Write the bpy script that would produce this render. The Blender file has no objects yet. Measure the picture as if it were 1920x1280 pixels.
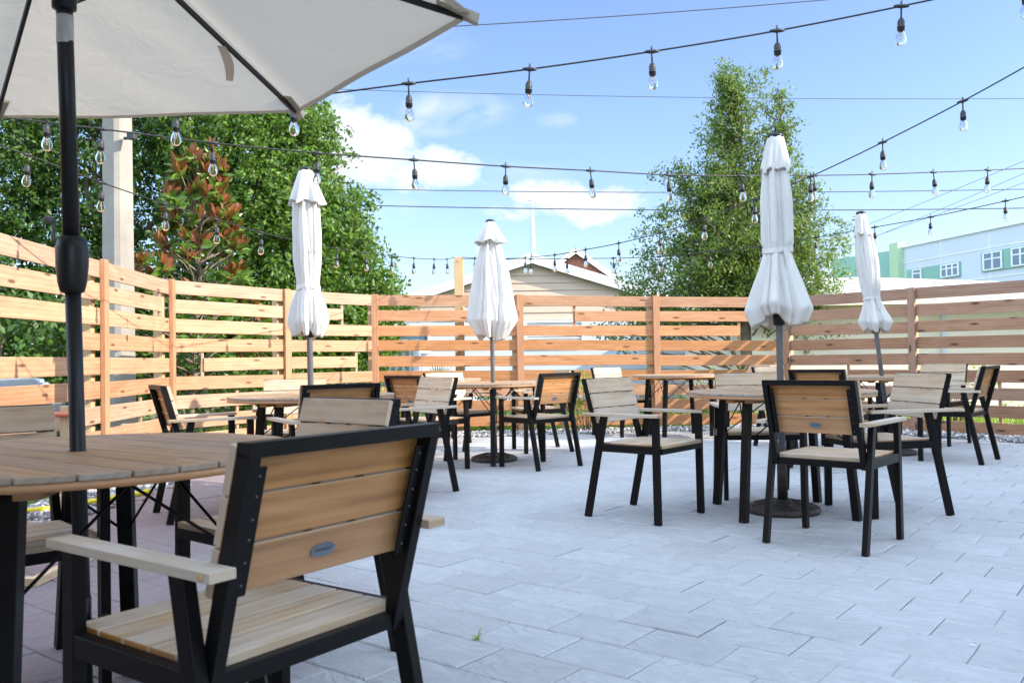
import bpy, bmesh, math, random
import numpy as np
from mathutils import Vector, Matrix
R = math.radians
random.seed(7); rng = np.random.default_rng(7)
S = bpy.context.scene
COL = S.collection

# ------------------------------------------------------------------ camera
F_PX, PITCH, ROLL, CAM_H = 1626.0, math.atan(32.3/1626.0), 0.0165, 0.964
cam_d = bpy.data.cameras.new('camera'); cam = bpy.data.objects.new('camera', cam_d); COL.objects.link(cam)
cam_d.sensor_width = 36.0; cam_d.lens = 36.0*F_PX/1920.0
cam_d.clip_start = 0.05; cam_d.clip_end = 3000
cam_d.dof.use_dof = True; cam_d.dof.focus_distance = 5.6; cam_d.dof.aperture_fstop = 7.5
fwd = Vector((0, math.cos(PITCH), math.sin(PITCH)))
rt0 = Vector((1, 0, 0)); up0 = rt0.cross(fwd)
rt = rt0*math.cos(ROLL) - up0*math.sin(ROLL); up = up0*math.cos(ROLL) + rt0*math.sin(ROLL)
M = Matrix((rt, up, -fwd)).transposed().to_4x4(); M.translation = (0, 0, CAM_H)
cam.matrix_world = M
S.camera = cam

# ------------------------------------------------------------------ light
SUN_TO = Vector((3.6, -1.0, 1.95)).normalized()
sun_el = math.asin(SUN_TO.z); sun_az = math.atan2(SUN_TO.x, SUN_TO.y)
sd = bpy.data.lights.new('sun', 'SUN'); sd.energy = 2.95; sd.angle = R(0.55); sd.color = (1.0, 0.91, 0.78)
so = bpy.data.objects.new('sun', sd); COL.objects.link(so)
so.rotation_euler = (-SUN_TO).to_track_quat('-Z', 'Y').to_euler()
S.view_settings.view_transform = 'Standard'; S.view_settings.look = 'None'
S.view_settings.exposure = 1.62; S.view_settings.gamma = 1.0
S.render.resolution_x, S.render.resolution_y = 1024, 682

W = bpy.data.worlds.new('World'); S.world = W; W.use_nodes = True
def build_world():
    nt = W.node_tree; N = nt.nodes; L = nt.links; N.clear()
    out = N.new('ShaderNodeOutputWorld'); bg = N.new('ShaderNodeBackground')
    sky = N.new('ShaderNodeTexSky'); sky.sky_type = 'NISHITA'; sky.sun_disc = False
    sky.sun_elevation = sun_el; sky.sun_rotation = sun_az
    sky.altitude = 0; sky.air_density = 1.0; sky.dust_density = 1.3; sky.ozone_density = 3.0
    bg.inputs['Strength'].default_value = 0.10
    tc = N.new('ShaderNodeTexCoord')
    sep = N.new('ShaderNodeSeparateXYZ'); L.new(tc.outputs['Generated'], sep.inputs[0])
    def mth(op, a, b=None, c=None, clamp=False):
        n = N.new('ShaderNodeMath'); n.operation = op; n.use_clamp = clamp
        for i, v in enumerate((a, b, c)):
            if v is None: continue
            if isinstance(v, (int, float)): n.inputs[i].default_value = v
            else: L.new(v, n.inputs[i])
        return n.outputs[0]
    az = mth('ARCTAN2', sep.outputs[0], sep.outputs[1])
    el = mth('ARCSINE', sep.outputs[2])
    comb = N.new('ShaderNodeCombineXYZ'); L.new(az, comb.inputs[0]); L.new(mth('MULTIPLY', el, 1.5), comb.inputs[1])
    def noise(scale, detail, rough, dist=0.0):
        n = N.new('ShaderNodeTexNoise'); n.inputs['Scale'].default_value = scale
        n.inputs['Detail'].default_value = detail; n.inputs['Roughness'].default_value = rough
        n.inputs['Distortion'].default_value = dist
        L.new(comb.outputs[0], n.inputs['Vector']); return n.outputs['Fac']
    n1 = noise(16.0, 8, 0.62, 0.35); n2 = noise(9.0, 6, 0.6, 1.2)
    def blob(px, py, rx, ry, amp):
        a = math.atan((px-960)/1626.0); e = math.atan((674-py)/1626.0*math.cos(a))
        dx = mth('MULTIPLY', mth('SUBTRACT', az, a), 1626.0/rx); dy = mth('MULTIPLY', mth('SUBTRACT', el, e), 1626.0/ry)
        d2 = mth('ADD', mth('MULTIPLY', dx, dx), mth('MULTIPLY', dy, dy))
        return mth('MULTIPLY', mth('SUBTRACT', 1.0, d2, clamp=True), amp)
    def total(bl):
        t = None
        for b in bl:
            v = blob(*b); t = v if t is None else mth('MAXIMUM', t, v)
        return t
    cum = total([(640, 245, 85, 95, 1.1), (705, 285, 120, 85, 1.1), (800, 318, 150, 58, 1.0), (560, 300, 140, 80, .9),
                 (1040, 368, 105, 46, 1.1), (1120, 392, 140, 46, 1.05), (980, 395, 90, 26, .7), (910, 470, 22, 18, .7),
                 (250, 120, 200, 60, .6), (2300, 300, 300, 60, .8), (-500, 350, 300, 90, .9)])
    wis = total([(860, 205, 120, 38, .62), (800, 235, 110, 22, .5), (1052, 226, 45, 16, .5), (930, 330, 160, 30, .4), (760, 75, 160, 40, .35), (690, 390, 120, 34, .35)])
    cm = mth('MULTIPLY', mth('SUBTRACT', mth('ADD', mth('MULTIPLY', cum, 0.85), mth('MULTIPLY', mth('SUBTRACT', n1, 0.5), 2.1)), 0.32), 2.6, clamp=True)
    cm = mth('MULTIPLY', cm, mth('MULTIPLY', cum, 4.0, clamp=True))
    wm = mth('MULTIPLY', mth('MULTIPLY', wis, mth('MULTIPLY', mth('SUBTRACT', n2, 0.36, clamp=True), 3.2)), 1.1, clamp=True)
    mask = mth('MAXIMUM', mth('MULTIPLY', cm, 0.86), wm)
    mix = N.new('ShaderNodeMix'); mix.data_type = 'RGBA'
    L.new(mask, mix.inputs[0]); tint = N.new('ShaderNodeMix'); tint.data_type = 'RGBA'; tint.blend_type = 'MULTIPLY'; tint.inputs[0].default_value = 1.0; tint.inputs[7].default_value = (.96, .94, 1.03, 1); L.new(sky.outputs[0], tint.inputs[6]); L.new(tint.outputs[2], mix.inputs[6]); mix.inputs[7].default_value = (3.7, 3.85, 4.05, 1)
    # unseen bright cloud added overhead and behind the camera to fill the shade
    vec = N.new('ShaderNodeTexNoise'); L.new(tc.outputs['Generated'], vec.inputs['Vector']); vec.inputs['Scale'].default_value = 3.0; vec.inputs['Detail'].default_value = 5
    away = mth('MAXIMUM', mth('MULTIPLY', mth('SUBTRACT', el, 0.62), 3.5, clamp=True), mth('MULTIPLY', mth('SUBTRACT', mth('ABSOLUTE', az), 0.95), 2.2, clamp=True))
    cov = mth('MULTIPLY', away, mth('MULTIPLY', mth('SUBTRACT', vec.outputs['Fac'], 0.38), 6.0, clamp=True), clamp=True)
    mix2 = N.new('ShaderNodeMix'); mix2.data_type = 'RGBA'; L.new(cov, mix2.inputs[0]); L.new(mix.outputs[2], mix2.inputs[6]); mix2.inputs[7].default_value = (8.6, 10.6, 13.2, 1)
    L.new(mix2.outputs[2], bg.inputs['Color']); L.new(bg.outputs[0], out.inputs[0])
build_world()

# ------------------------------------------------------------------ helpers
def tag(o, label=None, cat=None, group=None, kind=None):
    if label: o['label'] = label
    if cat: o['category'] = cat
    if group: o['group'] = group
    if kind: o['kind'] = kind
    return o
def empty(name, loc=(0, 0, 0), rz=0.0):
    o = bpy.data.objects.new(name, None); o.empty_display_size = 0.1; COL.objects.link(o)
    o.location = loc; o.rotation_euler = (0, 0, rz); return o

class MB:
    """collects shapes and links them as one mesh object with metre UVs (u along the grain)"""
    def __init__(s): s.v = []; s.f = []; s.uv = []; s.m = []; s.sm = []
    def face(s, pts, uvs=None, mat=0, smooth=False):
        i = len(s.v); s.v += [tuple(p) for p in pts]; s.f.append(tuple(range(i, i+len(pts))))
        s.uv.append(uvs or [(p[0], p[1]) for p in pts]); s.m.append(mat); s.sm.append(smooth)
    def poly(s, verts, faces, uvs=None, mat=0, smooth=False):
        i = len(s.v); s.v += [tuple(p) for p in verts]
        for k, f in enumerate(faces):
            s.f.append(tuple(i+j for j in f))
            s.uv.append(uvs[k] if uvs else [(verts[j][0]+verts[j][1], verts[j][2]) for j in f])
            s.m.append(mat); s.sm.append(smooth)
    def bar(s, p0, p1, w, h, side=None, mat=0, fm=None):
        """rectangular bar p0->p1; w along 'side', h along the third axis; fm: material per face (+h,-h,+w,-w,ends)"""
        p0 = Vector(p0); p1 = Vector(p1); d = p1-p0; ln = d.length; d.normalize()
        if side is None: side = Vector((0, 0, 1)).cross(d) if abs(d.z) < .95 else Vector((1, 0, 0))
        side = Vector(side); side = (side - d*side.dot(d)).normalized(); nn = d.cross(side)
        a = side*w/2; b = nn*h/2
        q = [p0-a-b, p0+a-b, p0+a+b, p0-a+b, p1-a-b, p1+a-b, p1+a+b, p1-a+b]
        ou, ov = random.random()*40, random.random()*40
        fs = [(3, 2, 6, 7), (1, 0, 4, 5), (2, 1, 5, 6), (0, 3, 7, 4), (0, 1, 2, 3), (5, 4, 7, 6)]
        fs[0] = (2, 3, 7, 6)
        fs = [(2, 3, 7, 6), (0, 1, 5, 4), (1, 2, 6, 5), (3, 0, 4, 7), (0, 3, 2, 1), (4, 5, 6, 7)]
        i = len(s.v); s.v += [tuple(x) for x in q]
        dims = [w, w, h, h]
        for k, f in enumerate(fs):
            s.f.append(tuple(i+j for j in f)); s.sm.append(False)
            if k < 4:
                off = [0, w+.013, 2*w+.02, 2*w+h+.03][k]
                s.uv.append([(ou, ov+off), (ou, ov+off+dims[k]), (ou+ln, ov+off+dims[k]), (ou+ln, ov+off)])
            else: s.uv.append([(ou+3, ov), (ou+3, ov+h), (ou+3+w*.15, ov+h), (ou+3+w*.15, ov)])
            s.m.append(mat if fm is None else fm[min(k, 4)])
    def box(s, c, size, mat=0, rz=0.0):
        x, y, z = size; c = Vector(c); ca, sa = math.cos(rz), math.sin(rz)
        if x >= y and x >= z:
            d = Vector((ca, sa, 0))*x/2; s.bar(c-d, c+d, y, z, (-sa, ca, 0), mat)
        elif y >= z:
            d = Vector((-sa, ca, 0))*y/2; s.bar(c-d, c+d, x, z, (ca, sa, 0), mat)
        else:
            d = Vector((0, 0, z/2)); s.bar(c-d, c+d, x, y, (ca, sa, 0), mat)
    def tube(s, pts, r, n=8, mat=0, caps=True, smooth=True):
        pts = [Vector(p) for p in pts]; rr = r if isinstance(r, (list, tuple)) else [r]*len(pts)
        i = len(s.v); ref = None
        for k, p in enumerate(pts):
            t = (pts[min(k+1, len(pts)-1)]-pts[max(k-1, 0)]).normalized()
            if ref is None: ref = t.orthogonal()
            ref = (ref-t*ref.dot(t)).normalized(); b = t.cross(ref)
            for j in range(n):
                a = 2*math.pi*j/n; s.v.append(tuple(p+ref*rr[k]*math.cos(a)+b*rr[k]*math.sin(a)))
        for k in range(len(pts)-1):
            for j in range(n):
                a, b2 = i+k*n+j, i+k*n+(j+1) % n
                s.f.append((a, b2, b2+n, a+n)); s.m.append(mat); s.sm.append(smooth)
                s.uv.append([(k, j/n), (k, (j+1)/n), (k+1, (j+1)/n), (k+1, j/n)])
        if caps:
            for base, rev in ((i, True), (i+(len(pts)-1)*n, False)):
                f = [base+j for j in range(n)]; f = f[::-1] if rev else f
                s.f.append(tuple(f)); s.m.append(mat); s.sm.append(False); s.uv.append([(0, j/n) for j in range(n)])
    def lathe(s, prof, c=(0, 0, 0), n=24, mat=0, smooth=True, axis=None):
        """profile of (radius, z) about z through c"""
        c = Vector(c); i = len(s.v); m = axis or Matrix.Identity(3)
        for (r, z) in prof:
            for j in range(n):
                a = 2*math.pi*j/n; s.v.append(tuple(c+m @ Vector((r*math.cos(a), r*math.sin(a), z))))
        for k in range(len(prof)-1):
            for j in range(n):
                a, b = i+k*n+j, i+k*n+(j+1) % n
                s.f.append((a, b, b+n, a+n)); s.m.append(mat); s.sm.append(smooth)
                s.uv.append([(j/n, prof[k][1]), ((j+1)/n, prof[k][1]), ((j+1)/n, prof[k+1][1]), (j/n, prof[k+1][1])])
        for base, rev in ((i, True), (i+(len(prof)-1)*n, False)):
            f = [base+j for j in range(n)]; f = f[::-1] if rev else f
            s.f.append(tuple(f)); s.m.append(mat); s.sm.append(False); s.uv.append([(0, j/n) for j in range(n)])
    def prism(s, ring, z0, z1, mat=0, ang=0.0, tm=None):
        """extrude a 2D outline (ccw); uv turned so that u runs along angle ang"""
        n = len(ring); ca, sa = math.cos(ang), math.sin(ang); ou, ov = random.random()*40, random.random()*40
        def uv(p): return (ou+p[0]*ca+p[1]*sa, ov-p[0]*sa+p[1]*ca)
        i = len(s.v); s.v += [(p[0], p[1], z0) for p in ring]+[(p[0], p[1], z1) for p in ring]
        s.f.append(tuple(i+n+j for j in range(n))); s.uv.append([uv(p) for p in ring]); s.m.append(tm if tm is not None else mat); s.sm.append(False)
        s.f.append(tuple(i+j for j in reversed(range(n)))); s.uv.append([uv(p) for p in reversed(ring)]); s.m.append(mat); s.sm.append(False)
        for j in range(n):
            k = (j+1) % n; s.f.append((i+j, i+k, i+n+k, i+n+j)); s.m.append(mat); s.sm.append(False)
            a, b = uv(ring[j]), uv(ring[k]); s.uv.append([a, b, (b[0], b[1]+z1-z0), (a[0], a[1]+z1-z0)])
    def build(s, name, mats, parent=None, bevel=0.0, loc=None):
        me = bpy.data.meshes.new(name); me.from_pydata(s.v, [], s.f); 
        for m in (mats if isinstance(mats, (list, tuple)) else [mats]): me.materials.append(m)
        me.polygons.foreach_set('material_index', s.m); me.polygons.foreach_set('use_smooth', s.sm)
        ul = me.uv_layers.new(name='UVMap'); ul.data.foreach_set('uv', [c for f in s.uv for p in f for c in p])
        me.update()
        o = bpy.data.objects.new(name, me); COL.objects.link(o)
        if parent: o.parent = parent
        if loc: o.location = loc
        if bevel:
            b = o.modifiers.new('bevel', 'BEVEL'); b.width = bevel; b.segments = 2; b.limit_method = 'ANGLE'; b.angle_limit = R(40)
        return o
def copy_tree(o, parent=None):
    c = o.copy(); COL.objects.link(c)
    if parent: c.parent = parent
    for ch in list(o.children): copy_tree(ch, c)
    return c

# ------------------------------------------------------------------ materials
def new_mat(name):
    m = bpy.data.materials.new(name); m.use_nodes = True; nt = m.node_tree; nt.nodes.clear()
    out = nt.nodes.new('ShaderNodeOutputMaterial'); p = nt.nodes.new('ShaderNodeBsdfPrincipled')
    nt.links.new(p.outputs[0], out.inputs[0]); return m, nt, p, out
class NT:
    def __init__(s, nt): s.nt = nt
    def n(s, t, **kw):
        n = s.nt.nodes.new(t)
        for k, v in kw.items(): setattr(n, k, v)
        return n
    def l(s, a, b): s.nt.links.new(a, b)
    def val(s, inp, v):
        if hasattr(v, 'is_linked') or hasattr(v, 'links'): s.l(v, inp)
        else: inp.default_value = v
    def math(s, op, a, b=0.0, clamp=False):
        n = s.n('ShaderNodeMath', operation=op, use_clamp=clamp); s.val(n.inputs[0], a); s.val(n.inputs[1], b); return n.outputs[0]
    def noise(s, vec, scale, detail=4, rough=.55, dist=0.0):
        n = s.n('ShaderNodeTexNoise'); s.l(vec, n.inputs['Vector']); n.inputs['Scale'].default_value = scale
        n.inputs['Detail'].default_value = detail; n.inputs['Roughness'].default_value = rough; n.inputs['Distortion'].default_value = dist
        return n.outputs['Fac']
    def mapping(s, vec, scale=(1, 1, 1), rot=(0, 0, 0), loc=(0, 0, 0)):
        n = s.n('ShaderNodeMapping'); s.l(vec, n.inputs[0]); n.inputs['Scale'].default_value = scale
        n.inputs['Rotation'].default_value = rot; n.inputs['Location'].default_value = loc; return n.outputs[0]
    def ramp(s, fac, stops):
        n = s.n('ShaderNodeValToRGB'); s.l(fac, n.inputs[0]); e = n.color_ramp.elements
        while len(e) < len(stops): e.new(0.5)
        for i, (p, c) in enumerate(stops): e[i].position = p; e[i].color = (*c, 1)
        return n.outputs[0]
    def mix(s, fac, a, b, bt='MIX'):
        n = s.n('ShaderNodeMix', data_type='RGBA', blend_type=bt); s.val(n.inputs[0], fac)
        for i, v in ((6, a), (7, b)):
            if isinstance(v, tuple): n.inputs[i].default_value = (*v, 1)
            else: s.l(v, n.inputs[i])
        return n.outputs[2]
    def bump(s, h, strength, dist, p):
        n = s.n('ShaderNodeBump'); s.l(h, n.inputs['Height']); n.inputs['Strength'].default_value = strength
        n.inputs['Distance'].default_value = dist; s.l(n.outputs[0], p.inputs['Normal'])
def M_wood(name, dark, mid, light, rough=.62, grain=26.0, tint=.25, knots=0.0, grey=None, grey_amt=0.0, bump=.25):
    m, nt, p, out = new_mat(name); k = NT(nt)
    uv = k.n('ShaderNodeUVMap').outputs[0]; isl = k.n('ShaderNodeNewGeometry').outputs['Random Per Island']
    comb = k.n('ShaderNodeCombineXYZ'); k.l(k.math('MULTIPLY', isl, 37.0), comb.inputs[2])
    add = k.n('ShaderNodeVectorMath', operation='ADD'); k.l(uv, add.inputs[0]); k.l(comb.outputs[0], add.inputs[1])
    v = add.outputs[0]
    g1 = k.noise(k.mapping(v, (1.6, grain, 1)), 1.0, 6, .62, .9)
    g2 = k.noise(k.mapping(v, (2.2, 7, 1)), 1.0, 4, .5, 1.6)
    wv = k.n('ShaderNodeTexWave', wave_type='BANDS', bands_direction='Y'); k.l(k.mapping(v, (.35, 9, 1)), wv.inputs[0])
    wv.inputs['Scale'].default_value = 1.0; wv.inputs['Distortion'].default_value = 5.5; wv.inputs['Detail'].default_value = 3; wv.inputs['Detail Scale'].default_value = .6
    f = k.math('ADD', k.math('MULTIPLY', g1, .50), k.math('ADD', k.math('MULTIPLY', g2, .40), k.math('MULTIPLY', wv.outputs['Fac'], .10)))
    col = k.ramp(f, [(.28, dark), (.5, mid), (.74, light)])
    hs = k.n('ShaderNodeHueSaturation'); k.l(col, hs.inputs['Color'])
    k.l(k.math('ADD', 1.0-tint/2, k.math('MULTIPLY', isl, tint)), hs.inputs['Value'])
    isl2 = k.math('FRACT', k.math('MULTIPLY', isl, 17.3)); k.l(k.math('ADD', .86, k.math('MULTIPLY', isl2, .26)), hs.inputs['Saturation'])
    col = hs.outputs[0]
    if grey:
        gm = k.noise(k.mapping(v, (2.2, 5, 1)), 1.3, 5, .6, .4)
        col = k.mix(k.math('MULTIPLY', k.math('SUBTRACT', gm, .5-grey_amt*.5), 2.6, clamp=True), col, grey)
    if knots:
        vo = k.n('ShaderNodeTexVoronoi', feature='F1', voronoi_dimensions='2D'); k.l(k.mapping(uv, (1.25, 5.0, 1)), vo.inputs['Vector']); vo.inputs['Scale'].default_value = 1.0
        kd = k.math('SUBTRACT', 1.0, k.math('MULTIPLY', vo.outputs['Distance'], 12.0), clamp=True)
        kd = k.math('MULTIPLY', kd, 1.8, clamp=True)
        col = k.mix(k.math('MULTIPLY', kd, knots, clamp=True), col, (dark[0]*.32, dark[1]*.26, dark[2]*.24))
    k.l(col, p.inputs['Base Color']); p.inputs['Roughness'].default_value = rough
    k.bump(g1, bump, .002, p); return m
def M_plain(name, col, rough=.5, metal=0.0, var=.12, scale=6.0, bump=0.0, spec=.5, bscale=60.0):
    m, nt, p, out = new_mat(name); k = NT(nt); tc = k.n('ShaderNodeTexCoord').outputs['Object']
    f = k.noise(tc, scale, 5, .6)
    c = k.ramp(f, [(.3, tuple(x*(1-var) for x in col)), (.7, tuple(min(1, x*(1+var)) for x in col))])
    k.l(c, p.inputs['Base Color']); p.inputs['Metallic'].default_value = metal
    k.l(k.math('ADD', rough-.06, k.math('MULTIPLY', f, .12)), p.inputs['Roughness']); p.inputs['Specular IOR Level'].default_value = spec
    if bump: k.bump(k.noise(tc, bscale, 4, .6), bump, .004, p)
    return m
def M_cloth(name, col, trans=.35, tcol=None, wrinkle=.3):
    m, nt, p, out = new_mat(name); k = NT(nt); tc = k.n('ShaderNodeTexCoord').outputs['Object']
    f = k.noise(tc, 3.0, 5, .6); wr = k.noise(k.mapping(tc, (3, 3, 1.2)), 3.5, 5, .55, 1.0)
    c = k.ramp(f, [(.3, tuple(x*.94 for x in col)), (.7, col)])
    k.l(c, p.inputs['Base Color']); p.inputs['Roughness'].default_value = .85; p.inputs['Specular IOR Level'].default_value = .2
    tr = k.n('ShaderNodeBsdfTranslucent'); tr.inputs['Color'].default_value = (*(tcol or col), 1)
    mx = k.n('ShaderNodeMixShader'); mx.inputs[0].default_value = trans
    k.l(p.outputs[0], mx.inputs[1]); k.l(tr.outputs[0], mx.inputs[2]); k.l(mx.outputs[0], out.inputs[0])
    b = k.n('ShaderNodeBump'); k.l(wr, b.inputs['Height']); b.inputs['Strength'].default_value = wrinkle; b.inputs['Distance'].default_value = .02
    k.l(b.outputs[0], p.inputs['Normal']); k.l(b.outputs[0], tr.inputs['Normal']); return m
def M_leaf(name, c1, c2, c3=None, trans=.38, rough=.45, p3=.93):
    m, nt, p, out = new_mat(name); k = NT(nt); isl = k.n('ShaderNodeNewGeometry').outputs['Random Per Island']
    tc = k.n('ShaderNodeTexCoord').outputs['Object']; nz = k.noise(tc, .9, 3, .6)
    stops = [(.05, c1), (.85, c2)] + ([(p3, c3)] if c3 else [])
    f = k.math('ADD', k.math('MULTIPLY', isl, .72), k.math('MULTIPLY', k.math('SUBTRACT', nz, .2), .45))
    c = k.ramp(f, stops); k.l(c, p.inputs['Base Color']); p.inputs['Roughness'].default_value = rough
    p.inputs['Specular IOR Level'].default_value = .35
    tr = k.n('ShaderNodeBsdfTranslucent'); k.l(k.mix(.5, c, (.32, .42, .04), 'ADD'), tr.inputs['Color'])
    mx = k.n('ShaderNodeMixShader'); mx.inputs[0].default_value = trans
    k.l(p.outputs[0], mx.inputs[1]); k.l(tr.outputs[0], mx.inputs[2]); k.l(mx.outputs[0], out.inputs[0]); return m
def M_paver():
    m, nt, p, out = new_mat('paver'); k = NT(nt)
    uv = k.n('ShaderNodeUVMap').outputs[0]; tc = k.n('ShaderNodeTexCoord').outputs['Object']; isl = k.n('ShaderNodeNewGeometry').outputs['Random Per Island']
    comb = k.n('ShaderNodeCombineXYZ'); k.l(k.math('MULTIPLY', isl, 60.0), comb.inputs[2])
    add = k.n('ShaderNodeVectorMath', operation='ADD'); k.l(uv, add.inputs[0]); k.l(comb.outputs[0], add.inputs[1]); v = add.outputs[0]
    # cleft slate relief: long wandering ridges plus fine grain
    rd = k.noise(k.mapping(v, (4.0, 9.0, 1.0), (0, 0, .35)), 1.0, 3, .5, 1.8)
    rid = k.math('ABSOLUTE', k.math('SUBTRACT', rd, .5)); rid = k.math('MULTIPLY', rid, 9.0, clamp=True)
    st = k.math('MULTIPLY', k.math('ADD', k.math('SINE', k.math('MULTIPLY', rd, 26.0)), 1.0), .5)
    fine = k.noise(v, 55.0, 5, .65); broad = k.noise(tc, 1.1, 5, .6); mid = k.noise(v, 12.0, 4, .6)
    col = k.ramp(k.math('ADD', k.math('ADD', .1, k.math('MULTIPLY', isl, .2)), k.math('ADD', k.math('MULTIPLY', mid, .3), k.math('MULTIPLY', broad, .34))),
                 [(.25, (.325, .325, .33)), (.5, (.405, .41, .415)), (.75, (.475, .485, .49))])
    dust = k.math('MULTIPLY', k.math('SUBTRACT', k.noise(tc, 2.3, 7, .72, .5), .54), 2.8, clamp=True)
    stain = k.math('MULTIPLY', k.math('SUBTRACT', k.noise(tc, 1.6, 6, .7, 1.5), .57), 3.0, clamp=True)
    col = k.mix(k.math('MULTIPLY', stain, .3), col, (.24, .235, .235))
    col = k.mix(k.math('MULTIPLY', dust, .42), col, (.62, .62, .63))
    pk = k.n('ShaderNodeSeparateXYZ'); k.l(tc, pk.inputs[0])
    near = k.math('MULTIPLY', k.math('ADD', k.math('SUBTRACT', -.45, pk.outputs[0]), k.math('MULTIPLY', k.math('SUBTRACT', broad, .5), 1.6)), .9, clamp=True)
    col = k.mix(k.math('MULTIPLY', near, .85), col, (.18, .132, .14))  # canopy shade painted as a purple-brown tint on the left pavers
    col = k.mix(k.math('MULTIPLY', k.math('SUBTRACT', 1.0, rid), .22), col, (.25, .25, .26))  # relief shading painted in: hollows darkened in the colour
    k.l(col, p.inputs['Base Color']); p.inputs['Roughness'].default_value = .62; p.inputs['Specular IOR Level'].default_value = .4
    h = k.math('ADD', k.math('MULTIPLY', rid, .5), k.math('ADD', k.math('MULTIPLY', fine, .35), k.math('ADD', k.math('MULTIPLY', mid, .5), k.math('MULTIPLY', st, .25))))
    k.bump(h, .7, .008, p); return m

MT = {}
def mats():
    MT['fence'] = M_wood('fence_board', (.30, .125, .05), (.44, .205, .088), (.55, .30, .15), .6, 22, .36, .9)
    MT['fence_pale'] = M_wood('fence_board_pale', (.29, .145, .075), (.42, .23, .13), (.52, .325, .205), .6, 22, .36, .9)
    MT['fence_post'] = M_wood('fence_post', (.34, .13, .045), (.43, .185, .07), (.50, .25, .11), .6, 24, .15, .6)
    MT['fence_shade'] = M_wood('fence_board_shaded', (.22, .11, .06), (.33, .175, .10), (.41, .245, .155), .65, 20, .3, 1.0)  # darker copy of the fence boards; shade of the right run put into the colour
    MT['treated'] = M_wood('treated_pine', (.40, .25, .10), (.55, .36, .16), (.64, .45, .23), .65, 20, .1, .5)
    MT['teak'] = M_wood('teak', (.20, .078, .020), (.40, .178, .052), (.53, .27, .095), .5, 34, .2, .6)
    MT['teak_grey'] = M_wood('weathered_teak', (.28, .165, .08), (.46, .315, .185), (.57, .435, .29), .6, 26, .2, .4, (.50, .445, .38), .24)
    MT['teak_warm'] = M_wood('weathered_table_teak', (.235, .125, .058), (.365, .215, .108), (.47, .30, .17), .55, 26, .24, .4, (.36, .265, .19), .12)
    MT['teak_end'] = M_wood('dark_end_grain', (.20, .15, .11), (.30, .235, .18), (.40, .33, .26), .7, 60, .2)
    MT['metal'] = M_plain('black_brown_powder_coat', (.006, .0052, .0052), .40, 0, .2, 9, .08, .15, 300)
    MT['pole'] = M_plain('dark_grey_powder_coat', (.012, .0125, .014), .38, 0, .15, 5, .05, .3, 200)
    MT['pole_grey'] = M_plain('grey_powder_coat', (.115, .118, .125), .38, 0, .15, 5, .05, .5, 200)
    MT['iron'] = M_plain('bronze_cast_iron', (.045, .036, .030), .55, .3, .5, 14, .7, .5, 45)
    MT['bolt'] = M_plain('steel_bolt', (.16, .155, .15), .45, .8, .1)
    MT['badge'] = M_plain('blue_grey_badge', (.13, .155, .18), .4, .2, .1)
    MT['badge_ink'] = M_plain('badge_lettering', (.03, .038, .048), .5, 0, .05)
    MT['tape'] = M_plain('silver_tape', (.42, .42, .43), .45, .1, .2, 40)
    MT['cloth'] = M_cloth('off_white_canvas', (.72, .70, .665), .2)
    MT['canopy'] = M_cloth('cream_canopy', (.54, .49, .42), .44, tcol=(.58, .50, .40), wrinkle=.24)
    MT['cord'] = M_plain('black_rubber_cord', (.015, .015, .016), .5, 0, .1)
    MT['wire'] = M_plain('utility_wire', (.06, .06, .065), .6, 0, .1)
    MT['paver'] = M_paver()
    MT['sand'] = M_plain('joint_sand', (.24, .235, .23), .9, 0, .3, 30)
    MT['lawn'] = M_plain('lawn_earth', (.10, .15, .035), .9, 0, .4, 3, .4, .2, 30)
    MT['path'] = M_plain('pale_concrete_path', (.58, .56, .52), .85, 0, .1, 2, .2, .3, 60)
    MT['concrete'] = M_plain('grey_concrete', (.27, .25, .215), .85, 0, .16, 3.0, .35, .3, 50)
    MT['white'] = M_plain('white_paint', (.78, .79, .80), .55, 0, .05, 2)
    MT['house'] = M_plain('cream_siding', (.55, .425, .325), .6, 0, .05, 1.5)
    MT['house_low'] = M_plain('shade_blue_siding', (.48, .53, .60), .6, 0, .05, 1.5)  # bluish shade of the lower house wall put into the siding colour
    MT['cream'] = M_plain('cream_stucco', (.80, .70, .585), .8, 0, .06, 1.5, .2, .3, 30)
    MT['roof_white'] = M_plain('white_roof', (.58, .565, .54), .6, 0, .05, 2)
    MT['roof_brown'] = M_plain('brown_shingle', (.30, .17, .13), .8, 0, .25, 12)
    MT['roof_grey'] = M_plain('grey_shingle', (.34, .34, .35), .8, 0, .2, 14)
    MT['green'] = M_plain('sea_green_panel', (.22, .43, .35), .55, 0, .06, .4)
    MT['green_lt'] = M_plain('lime_green_panel', (.40, .58, .36), .55, 0, .06, .4)
    MT['panel'] = M_plain('pale_blue_white_panel', (.56, .62, .69), .55, 0, .05, .3)
    MT['glass_dk'] = M_plain('window_glass', (.10, .17, .24), .08, 0, .2, .6, 0, .8)
    MT['blind'] = M_plain('window_blind', (.42, .43, .46), .6, 0, .1, 2)
    MT['brick'] = M_plain('red_brick', (.36, .13, .09), .85, 0, .25, 9)
    MT['bark'] = M_plain('bark', (.20, .155, .115), .9, 0, .35, 9, .9, .3, 22)
    MT['hedge'] = M_leaf('dense_leaf', (.018, .052, .009), (.12, .225, .026), (.29, .34, .05), .28)
    MT['hedge2'] = M_leaf('dense_leaf_shaded', (.014, .045, .009), (.065, .14, .02), (.18, .25, .035), .26)  # darker leaf copy; shade on the left trees put into the colour
    MT['oak'] = M_leaf('oak_leaf', (.028, .072, .016), (.13, .195, .036), (.36, .36, .06), .34)
    MT['mag'] = M_leaf('magnolia_green', (.05, .11, .02), (.13, .22, .035), None, .22, .25)
    MT['rust'] = M_leaf('magnolia_rust', (.11, .03, .010), (.23, .07, .022), None, .15, .5)
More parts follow.
